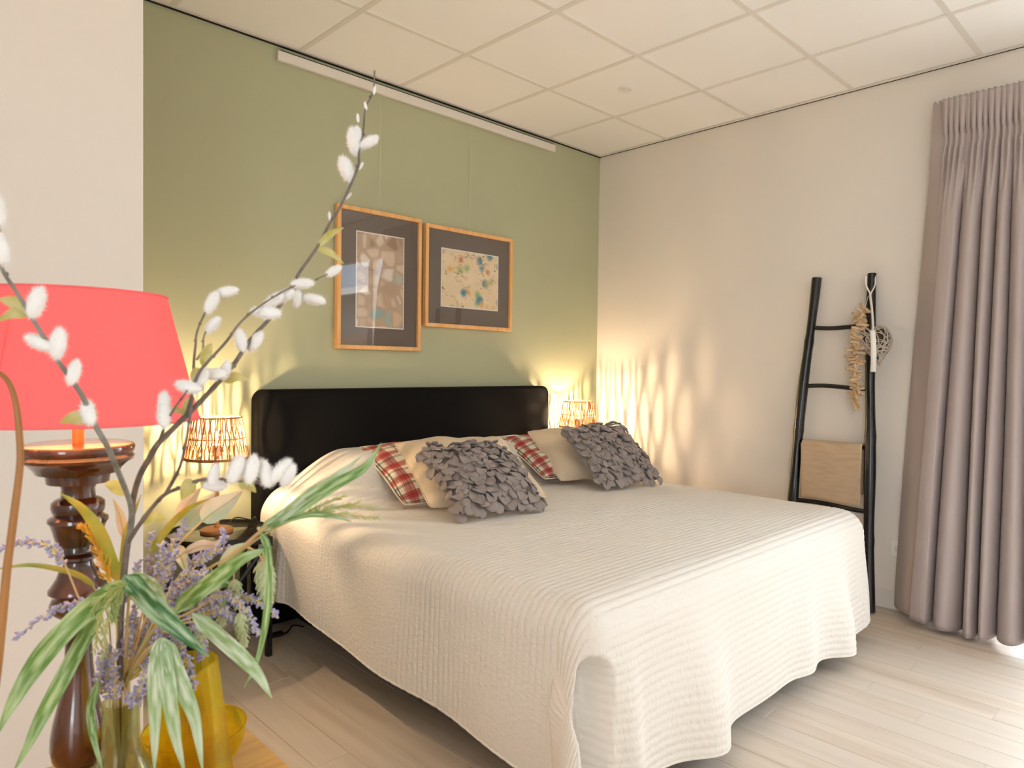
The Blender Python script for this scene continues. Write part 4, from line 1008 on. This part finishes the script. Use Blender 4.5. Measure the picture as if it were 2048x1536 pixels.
for x, y, a in ((731, 212, 100), (716, 236, 95), (749, 180, 80), (722, 332, 60), (697, 392, 45), (659, 432, 95)):      # closed buds near the tip
    d = at(x+10*math.cos(R_(a)), y-10*math.sin(R_(a)), g+.1)-at(x, y, g+.1); x_, y_, z_ = basis_from(d); inst('catkin', catm[0], pw, frame_mat(x_*.4, y_*.4, z_*.55, at(x, y, g+.1)-z_*.005))
for a, b, wd, dd in (((62, 632), (-4, 598), 20, -.09), ((62, 630), (-6, 642), 16, -.09), ((185, 842), (120, 845), 24, -.04), ((182, 845), (178, 812), 18, -.045),
                     ((446, 762), (498, 760), 20, .06), ((405, 733), (424, 686), 20, .05), ((388, 765), (402, 738), 20, .03), ((635, 493), (688, 455), 16, .085), ((635, 497), (688, 528), 16, .085),
                     ((372, 838), (376, 795), 16, .045), ((372, 830), (327, 822), 10, .045), ((281, 1044), (334, 1038), 24, 0), ((252, 990), (207, 968), 26, 0), ((392, 965), (362, 1000), 30, -.04), ((400, 966), (430, 985), 22, -.045), ((476, 966), (512, 985), 22, -.06)):
    pa, pb = wpt(*a, g+dd), at(*b, g+dd+dsh(*a)); mid = (pa+pb)/2+CU*.004
    leaf([pa, mid, pb], wd*g/FPX*1.05, None, 12, .08, .3, 'oval').build('leaf', 'leafw', pw, autosharp=False)

# -- long strap leaved sprays
def spray(label, stems, leaves, group=None, name='bamboo_leaf_spray'):
    t = thing(name, label, 'foliage', tuple(GB[:2])+(TZ+.05,), group)
    for i, (px, r) in enumerate(stems):
        P = [pt(q) if not isinstance(q, np.ndarray) else q for q in px]; S, m = stem_mesh(P, r, r*.55, 40, 6); m.build('stalk', 'stalk', t, autosharp=False)
    for (px, wd, mt, tw_) in leaves:
        P = [pt(q) for q in px]; dep = px[len(px)//2][2] if len(px[0]) > 2 else GD
        leaf(P, wd*.9*dep/FPX, None, 34, .22, .16, 'long', tw_).build('leaf', mt, t, autosharp=False)
    return t
n_ = g-.06
spray('broad green strap leaves arching down over the lamp base', [(into_vase(2)+[(250, 1300, g), (256, 1220, g-.02), (258, 1165, n_)], .0022)],
      [([(262, 1160, n_), (215, 1190, n_-.02), (164, 1228, n_-.04), (103, 1290, n_-.06), (59, 1349, n_-.08), (23, 1410, n_-.09), (-8, 1475, n_-.1)], 44, 'leafg', .25),
       ([(205, 1225, n_-.01), (176, 1264, n_-.02), (146, 1317, n_-.04), (117, 1372, n_-.06), (82, 1437, n_-.07), (56, 1490, n_-.08), (26, 1545, n_-.09)], 32, 'leafg', -.2),
       ([(249, 1150, n_-.01), (278, 1182, n_-.02), (316, 1223, n_-.04), (366, 1267, n_-.05), (418, 1314, n_-.05)], 42, 'leafd', .3),
       ([(255, 1155, n_), (290, 1165, n_), (315, 1185, n_), (335, 1212, n_)], 30, 'leafp', .2)])
spray('pale green strap leaves hanging in front of the yellow carafe', [(into_vase(3)+[(255, 1365, g), (285, 1310, g-.03), (318, 1280, g-.05)], .0024)],
      [([(320, 1275, g-.05), (314, 1320, g-.06), (310, 1364, g-.07), (310, 1452, g-.08), (309, 1545, g-.085)], 30, 'leafp', .2),
       ([(322, 1275, g-.05), (330, 1330, g-.06), (338, 1390, g-.07), (350, 1466, g-.08), (370, 1548, g-.085)], 32, 'leafp', -.2),
       ([(326, 1275, g-.05), (345, 1325, g-.055), (365, 1375, g-.06), (390, 1440, g-.07), (406, 1545, g-.08)], 34, 'leafp', .2),
       ([(384, 1226, g-.03), (434, 1270, g-.04), (480, 1311, g-.05), (516, 1349, g-.055), (544, 1396, g-.055)], 32, 'leafp', .3)])
spray('long green strap leaves and stalk reaching up across the bed', [(into_vase(4)+[(262, 1340, g), (300, 1270, g-.01), (346, 1223, g-.02), (395, 1180, g-.03), (470, 1110, g-.04), (505, 1077, g-.045), (535, 1052, g-.05)], .0034)],
      [([(346, 1225, g-.025), (396, 1184, g-.035), (439, 1152, g-.045), (483, 1118, g-.05), (545, 1094, g-.05)], 36, 'leafg', .2),
       ([(520, 1062, g-.045), (560, 1035, g-.05), (605, 999, g-.055), (667, 956, g-.06), (724, 912, g-.065)], 22, 'leafp', .4),
       ([(530, 1056, g-.045), (580, 1028, g-.05), (667, 971, g-.06), (730, 934, g-.065), (763, 886, g-.065)], 24, 'leafg', -.3),
       ([(522, 1064, g-.045), (560, 1045, g-.05), (620, 1030, g-.055), (668, 1033, g-.055), (702, 1043, g-.055)], 10, 'leafg', .2),
       ([(520, 1062, g-.045), (533, 1090, g-.05), (538, 1140, g-.05), (536, 1202, g-.05), (527, 1270, g-.05), (510, 1334, g-.05), (488, 1375, g-.05)], 15, 'leafg', .5)])
spray('olive yellow narrow leaves beside the willow trunk', [(into_vase(5)+[(245, 1330, g+.01), (240, 1240, g+.01), (236, 1163, g+.01)], .0018), (into_vase(6)+[(225, 1330, g+.02), (215, 1230, g+.02), (185, 1170, g+.02)], .0014)],
      [([(236, 1165, g+.01), (220, 1116, g+.005), (199, 1064, g), (164, 1017, g-.005), (120, 986, g-.01)], 25, 'leafy', .2),
       ([(190, 1172, g+.02), (160, 1152, g+.015), (125, 1140, g+.01), (60, 1130, g), (-6, 1138, g-.01)], 11, 'leafy', .1),
       ([(300, 1110, g+.04), (319, 1078, g+.05), (351, 1040, g+.06), (381, 1014, g+.06), (418, 998, g+.06)], 14, 'leafy', .2),
       ([(240, 1170, g+.03), (246, 1120, g+.03), (252, 1070, g+.03), (262, 1040, g+.03), (283, 988, g+.03)], 13, 'leafy', .1),
       ([(197, 1360, g-.04), (183, 1409, g-.05), (183, 1448, g-.06), (190, 1487, g-.065), (206, 1545, g-.07)], 16, 'leafg', .3)])

# -- broad veined leaves
bl = thing('broad_leaf_stem', 'stem of broad pale veined leaves above the bedside table', 'foliage', tuple(GB[:2])+(TZ+.05,))
S, m = stem_mesh(into_vase(7)+[pt((258, 1330, g+.01)), pt((300, 1180, g+.04)), pt((340, 1110, g+.06)), pt((375, 1070, g+.07)), pt((405, 1042, g+.08))], .0018, .0011); m.build('stalk', 'strawstem', bl, autosharp=False)
S, m = stem_mesh([pt((300, 1180, g+.04)), pt((330, 1135, g+.05)), pt((367, 1106, g+.05))], .0012, .0009, 16); m.build('stalk', 'strawstem', bl, autosharp=False)
for px, wd, mt in (([(403, 1043, g+.08), (430, 1022, g+.085), (458, 1003, g+.09), (486, 982, g+.09)], 56, 'leafbroad'),
                   ([(365, 1062, g+.09), (385, 1035, g+.1), (408, 1010, g+.1), (432, 984, g+.105)], 46, 'leafbroad'), ([(362, 1048, g+.1), (368, 1020, g+.1), (385, 995, g+.105), (402, 975, g+.11)], 34, 'leafpink'),
                   ([(367, 1106, g+.05), (400, 1092, g+.055), (430, 1090, g+.06), (452, 1072, g+.06)], 24, 'leafpink'), ([(338, 1112, g+.07), (352, 1105, g+.075), (365, 1120, g+.08), (372, 1148, g+.08)], 36, 'leafbroad'),
                   ([(255, 1085, g+.05), (245, 1055, g+.05), (238, 1025, g+.05), (226, 998, g+.05)], 22, 'leafpink'), ([(440, 1150, g+.04), (455, 1120, g+.04), (470, 1100, g+.04), (498, 1085, g+.04)], 30, 'leafbroad')):
    P = [pt(q) for q in px]; o = leaf(P, wd*g/FPX, unit(CAM-P[1])+.45*CU+.2*CR, 18, .10, .32, 'oval').build('leaf', mt, bl, autosharp=False)
    leafp = smooth_path(P, 12); MB().tube([q+unit(CAM-q)*.0008 for q in leafp], .0005, 4).build('midrib', 'strawstem', o)

# -- lavender sprigs
def lavender(spike, base, k, label, dens=1.0, wid=1.0):
    t = thing('lavender_sprig', label, 'flower', tuple(GB[:2])+(TZ+.05,), 'lavender sprigs in the green bottle'); rs = np.random.default_rng(500+k)
    P = into_vase(20+k)+[pt(q) for q in base]+[pt(q) for q in spike]
    S, m = stem_mesh(P, .0013, .0007, 60, 5); m.build('stem', 'strawstem', t, autosharp=False)
    Q = smooth_path([pt(q) for q in spike], 40); T = np.gradient(Q, axis=0); fm, cm = MB(), MB()
    L = np.linalg.norm(np.diff(Q, axis=0), axis=1).sum(); n = int(L/.0009*dens)+10
    for i in range(n):
        j = min(39, int(40*i/n)); u = i/n; t_ = unit(T[j]); r = unit(np.cross(t_, rs.normal(size=3))); hr = (.0048*wid)*(1-.55*u)*(.6+.6*rs.random())*(.45+.55*abs(math.sin(u*math.pi*7)))
        p = Q[j]+r*hr; d = unit(r+t_*.7); x_, y_, z_ = basis_from(d, rs.random()*6)
        M3 = np.stack([x_, y_, z_], 1); s_ = (.8+.5*rs.random())*1.2
        cm.ell(Q[j]+r*hr*.45, (.0008*s_, .0008*s_, .0021*s_), 5, 3, M3)
        fm.ell(p, (.00125*s_, .00125*s_, .0020*s_), 5, 4, M3)
        if i % 3 == 0:
            fm.ell(p+d*.0018, (.0011*s_, .0011*s_, .0011*s_), 5, 3, M3)
    stuff(cm.build('calyces', 'calyx', t, autosharp=False)); stuff(fm.build('florets', 'lav', t, autosharp=False))
LV = [([(128, 1125, g), (105, 1098, g), (60, 1085, g-.01), (20, 1092, g-.01), (-8, 1102, g-.01)], [(222, 1330, g), (166, 1215, g)], 'arching cream and purple lavender sprig left of the brown lamp base', .9, 1.4),
      ([(165, 1205, g-.02), (130, 1212, g-.02), (90, 1232, g-.03), (28, 1277, g-.03)], [(225, 1320, g), (195, 1240, g-.01)], 'lavender sprig with a drooping pointed tip left of the lamp base', .8, 1.1)]
GENL = 'purple-grey lavender sprig standing close beside the willow trunk'
for q in ([(300, 1170, g+.05), (302, 1120, g+.05), (303, 1065, g+.05)], [(318, 1165, g+.04), (322, 1125, g+.04), (325, 1085, g+.04)], [(330, 1125, g+.05), (350, 1085, g+.055), (376, 1040, g+.06)], [(310, 1190, g+.02), (335, 1150, g+.02), (350, 1100, g+.02)],
          [(395, 1125, g+.03), (420, 1108, g+.03), (445, 1085, g+.03), (447, 1058, g+.03)], [(380, 1130, g+.05), (415, 1112, g+.05), (462, 1092, g+.05)], [(325, 1215, g), (362, 1175, g), (412, 1140, g)], [(335, 1250, g), (360, 1200, g), (395, 1155, g)],
          [(340, 1180, g-.01), (372, 1150, g-.01), (408, 1150, g-.01)], [(325, 1270, g+.01), (345, 1225, g+.01), (360, 1190, g+.01)],
          [(262, 1330, g+.03), (268, 1280, g+.03), (270, 1210, g+.03)], [(280, 1330, g+.02), (290, 1280, g+.02), (300, 1225, g+.02)], [(295, 1340, g-.01), (310, 1300, g-.01), (318, 1250, g-.01)], [(255, 1310, g-.01), (256, 1270, g-.01), (262, 1225, g-.01)],
          [(222, 1395, g-.02), (212, 1340, g-.02), (215, 1285, g-.02)], [(232, 1395, g-.03), (228, 1350, g-.03), (232, 1300, g-.03)], [(205, 1385, g-.03), (200, 1345, g-.03), (208, 1300, g-.03)],
          [(255, 1405, g-.045), (275, 1385, g-.05), (295, 1340, g-.05)], [(262, 1410, g-.04), (290, 1365, g-.04), (315, 1310, g-.04)], [(240, 1200, g+.02), (270, 1170, g+.02), (277, 1120, g+.02)], [(385, 1260, g+.02), (375, 1215, g+.02), (380, 1170, g+.02)]):
    mx_ = sum(p_[0] for p_ in q)/len(q); my_ = sum(p_[1] for p_ in q)/len(q)
    lb_ = ('purple-grey lavender sprig sticking up in front of the black bedside table' if mx_ > 365 and my_ < 1130 else 'purple-grey lavender sprig rising between willow trunk and broad leaves' if my_ < 1145 else
           'purple-grey lavender sprig under the long green stalk' if my_ < 1240 and mx_ > 320 else 'purple-grey lavender sprig crowding the bottle mouth' if my_ > 1335 else GENL)
    LV.append((q, [(246, 1370, g)], lb_, 1.0, 1.45))
DRL = 'drooping purple-grey lavender sprig beside the hop cones'
for q in ([(400, 1215, g), (450, 1190, g), (490, 1220, g-.005), (516, 1268, g-.01)], [(430, 1200, g+.02), (480, 1195, g+.02), (520, 1205, g+.015), (553, 1232, g+.01)], [(350, 1270, g-.02), (365, 1300, g-.03), (378, 1340, g-.035), (390, 1378, g-.04)], [(400, 1230, g-.01), (440, 1220, g-.01), (470, 1240, g-.01)], [(360, 1260, g), (350, 1300, g), (356, 1345, g)], [(395, 1245, g), (405, 1290, g), (400, 1320, g)]):
    LV.append((q, [(258, 1350, g), (300, 1270, g)], DRL, 1.1, 1.5))
for k, (sp_, ba, lb, dn, wd) in enumerate(LV): lavender(sp_, ba, k, lb, dn, wd)

# -- hop cones
hs = thing('hop_spray', 'spray of pale green papery hop cones beside the bedspread', 'flower', tuple(GB[:2])+(TZ+.05,))
S, m = stem_mesh(into_vase(60)+[pt((265, 1320, g+.02)), pt((330, 1220, g+.03)), pt((400, 1150, g+.03)), pt((450, 1118, g+.03)), pt((485, 1095, g+.025)), pt((515, 1105, g+.02)), pt((527, 1128, g+.02))], .0019, .0009); m.build('stalk', 'strawstem', hs, autosharp=False)
brm = []
for k in range(2):
    n1, n2 = 6, 5; u = np.linspace(0, 1, n1); v = np.linspace(-1, 1, n2); U_, V_ = np.meshgrid(u, v, indexing='ij'); wd = .0042*np.sin(np.pi*np.clip(U_*.93+.07, 0, 1)**.8)
    brm.append(MB().grid(np.stack([V_*wd, .0019*np.sin(U_*2.2)-.0012*np.abs(V_), U_*.0125], -1)).mesh('bract', mt='hop'))
def cone(x, y, dd, hpx, wpx, ang=-90):
    top = at(x, y-hpx/2, g+dd); bot = at(x+hpx*.12, y+hpx/2, g+dd); ax = unit(bot-top); L = np.linalg.norm(bot-top); Rm = wpx/2*g/FPX; rs = np.random.default_rng(int(x))
    c = MB().tube([top+ax*L*u for u in np.linspace(0, .85, 8)], Rm*.45*np.array([.5, .8, 1, 1, .95, .8, .6, .3]), 8).build('cone', 'hop', hs)
    S, m = stem_mesh([top, top-ax*.008+V(0, 0, .004), pt((x-18, y-hpx/2-22, g+dd))], .0008, .0008, 12, 5); m.build('stalk', 'strawstem', hs)
    a0, _b, _c = basis_from(ax); b0 = np.cross(ax, a0); nr = max(5, int(hpx/9))
    for i in range(nr):
        u = i/(nr-1); r = Rm*(math.sin(math.pi*(.22+.66*u))**.8)*.55; nb = 7
        for k in range(nb):
            t_ = 2*math.pi*(k+.5*(i % 2))/nb+rs.normal()*.1; rad = math.cos(t_)*a0+math.sin(t_)*b0; fl_ = .55-.25*u+rs.normal()*.08
            z_ = unit(ax+rad*fl_); y_ = unit(rad-z_*np.dot(rad, z_)); x_ = np.cross(y_, z_); sc = Rm/.0165*(1.1-.3*u)
            inst('bract', brm[rs.integers(2)], c, frame_mat(x_*sc, y_*sc, z_*sc, top+ax*L*.80*u+rad*r*.55))
for q in ((526, 1166, .02, 86, 64), (480, 1262, -.01, 72, 44), (468, 1190, .02, 60, 44), (438, 1222, .005, 62, 42), (424, 1180, .03, 44, 34), (400, 1278, .005, 54, 40)): cone(*q)

# -- golden frond and green grass ears
def ears(t, mt, axis, n, ln, w_, k, spread=.5):
    P = smooth_path([pt(q) for q in axis], 40); T = np.gradient(P, axis=0); rs = np.random.default_rng(k); m = MB()
    for i in range(n):
        u = i/n; j = min(39, int(u*40)); t_ = unit(T[j]); r = unit(np.cross(t_, rs.normal(size=3))); d = unit(t_+r*spread*(1-.5*u)); L = ln*(1-.5*u)*(.7+.6*rs.random())
        x_, y_, z_ = basis_from(d, rs.random()*6); M3 = np.stack([x_, y_, z_], 1)
        for q in range(4): m.ell(P[j]+d*L*(q+.5)/4+r*.0006*q, (w_*(1-.15*q), w_*.6, L/6.5), 5, 3, M3)
    stuff(m.build('spikelets', mt, t, autosharp=False)); MB().tube(P, .0008, 5).build('rachis', 'strawstem', t)
gf = thing('golden_frond', 'golden yellow feathery frond in front of the brown lamp base', 'foliage', tuple(GB[:2])+(TZ+.05,))
S, m = stem_mesh(into_vase(70)+[pt((238, 1330, g)), pt((232, 1230, g)), pt((224, 1165, g))], .0015, .001); m.build('stalk', 'strawstem', gf, autosharp=False)
ears(gf, 'goldfern', [(224, 1165, g), (205, 1125, g), (190, 1090, g), (178, 1065, g), (165, 1055, g)], 120, .013, .0012, 71, .55)
fg = thing('feathery_grass', 'pale green feathery grass ears hanging beside the willow trunk', 'foliage', tuple(GB[:2])+(TZ+.05,))
S, m = stem_mesh(into_vase(72)+[pt((250, 1320, g-.02)), pt((256, 1220, g-.05)), pt((256, 1170, n_-.01))], .0014, .001); m.build('stalk', 'stalk', fg, autosharp=False)
for k, ax in enumerate(([(256, 1168, n_-.015), (225, 1180, n_-.03), (198, 1200, n_-.035), (183, 1225, n_-.035)], [(250, 1170, n_-.015), (218, 1200, n_-.03), (198, 1245, n_-.035), (190, 1300, n_-.035)], [(246, 1175, n_-.01), (232, 1205, n_-.02), (228, 1240, n_-.025)], [(250, 1172, n_-.01), (226, 1210, n_-.025), (212, 1260, n_-.03), (208, 1310, n_-.03)])):
    ears(fg, 'wheat', ax, 55, .011, .0011, 80+k, .5)
wg = thing('green_grass_stem', 'thin grass stem with yellow-green ears over the bedspread edge', 'foliage', tuple(GB[:2])+(TZ+.05,))
S, m = stem_mesh(into_vase(74)+[pt((262, 1330, g)), pt((310, 1265, g-.01)), pt((400, 1180, g-.03)), pt((480, 1105, g-.04)), pt((540, 1062, g-.045)), pt((600, 1034, g-.05)), pt((640, 1022, g-.05))], .0016, .0009); m.build('stalk', 'stalk', wg, autosharp=False)
for k, ax in enumerate(([(600, 1034, g-.05), (650, 1020, g-.05), (705, 1012, g-.05), (745, 1016, g-.05)], [(610, 1031, g-.05), (660, 1018, g-.05), (715, 1006, g-.05)], [(620, 1028, g-.05), (680, 1028, g-.05), (755, 1036, g-.05)], [(590, 1034, g-.05), (640, 1012, g-.05), (688, 992, g-.05)])):
    ears(wg, 'wheat', ax, 42, .010, .0009, 90+k, .28)
# -- small leaf sprigs deep in the bouquet
spray('small deep green leaf sprig low in the bouquet over the bottle', [(into_vase(8)+[(255, 1350, g+.03), (275, 1300, g+.03)], .0012)],
      [([(275, 1305, g+.03), (300, 1260, g+.03), (330, 1235, g+.03)], 24, 'leafd', .2), ([(262, 1350, g+.035), (285, 1330, g+.035), (320, 1325, g+.035)], 22, 'leafg', .2), ([(300, 1180, g+.07), (318, 1150, g+.07), (335, 1110, g+.07), (352, 1090, g+.07)], 30, 'leafp', .2),
       ([(240, 1380, g+.03), (220, 1340, g+.03), (215, 1300, g+.03)], 18, 'leafy', .2), ([(410, 1180, g+.06), (440, 1165, g+.06), (470, 1170, g+.06)], 26, 'leafd', .2)])
# -- bent brown reed
rd = tag(MB().tube(smooth_path([at(-40, 1530, .62), at(-12, 1380, .62), at(3, 1250, .62), at(14, 1140, .62), at(28, 1030, .62), at(40, 930, .62), at(38, 860, .62), at(30, 800, .62), at(14, 760, .62), at(-14, 742, .62), at(-60, 745, .62)], 80), np.linspace(.0042, .0017, 80), 8).build('dried_reed', 'reed'), 'bent dried brown reed curving in front of the red lampshade', 'reed')
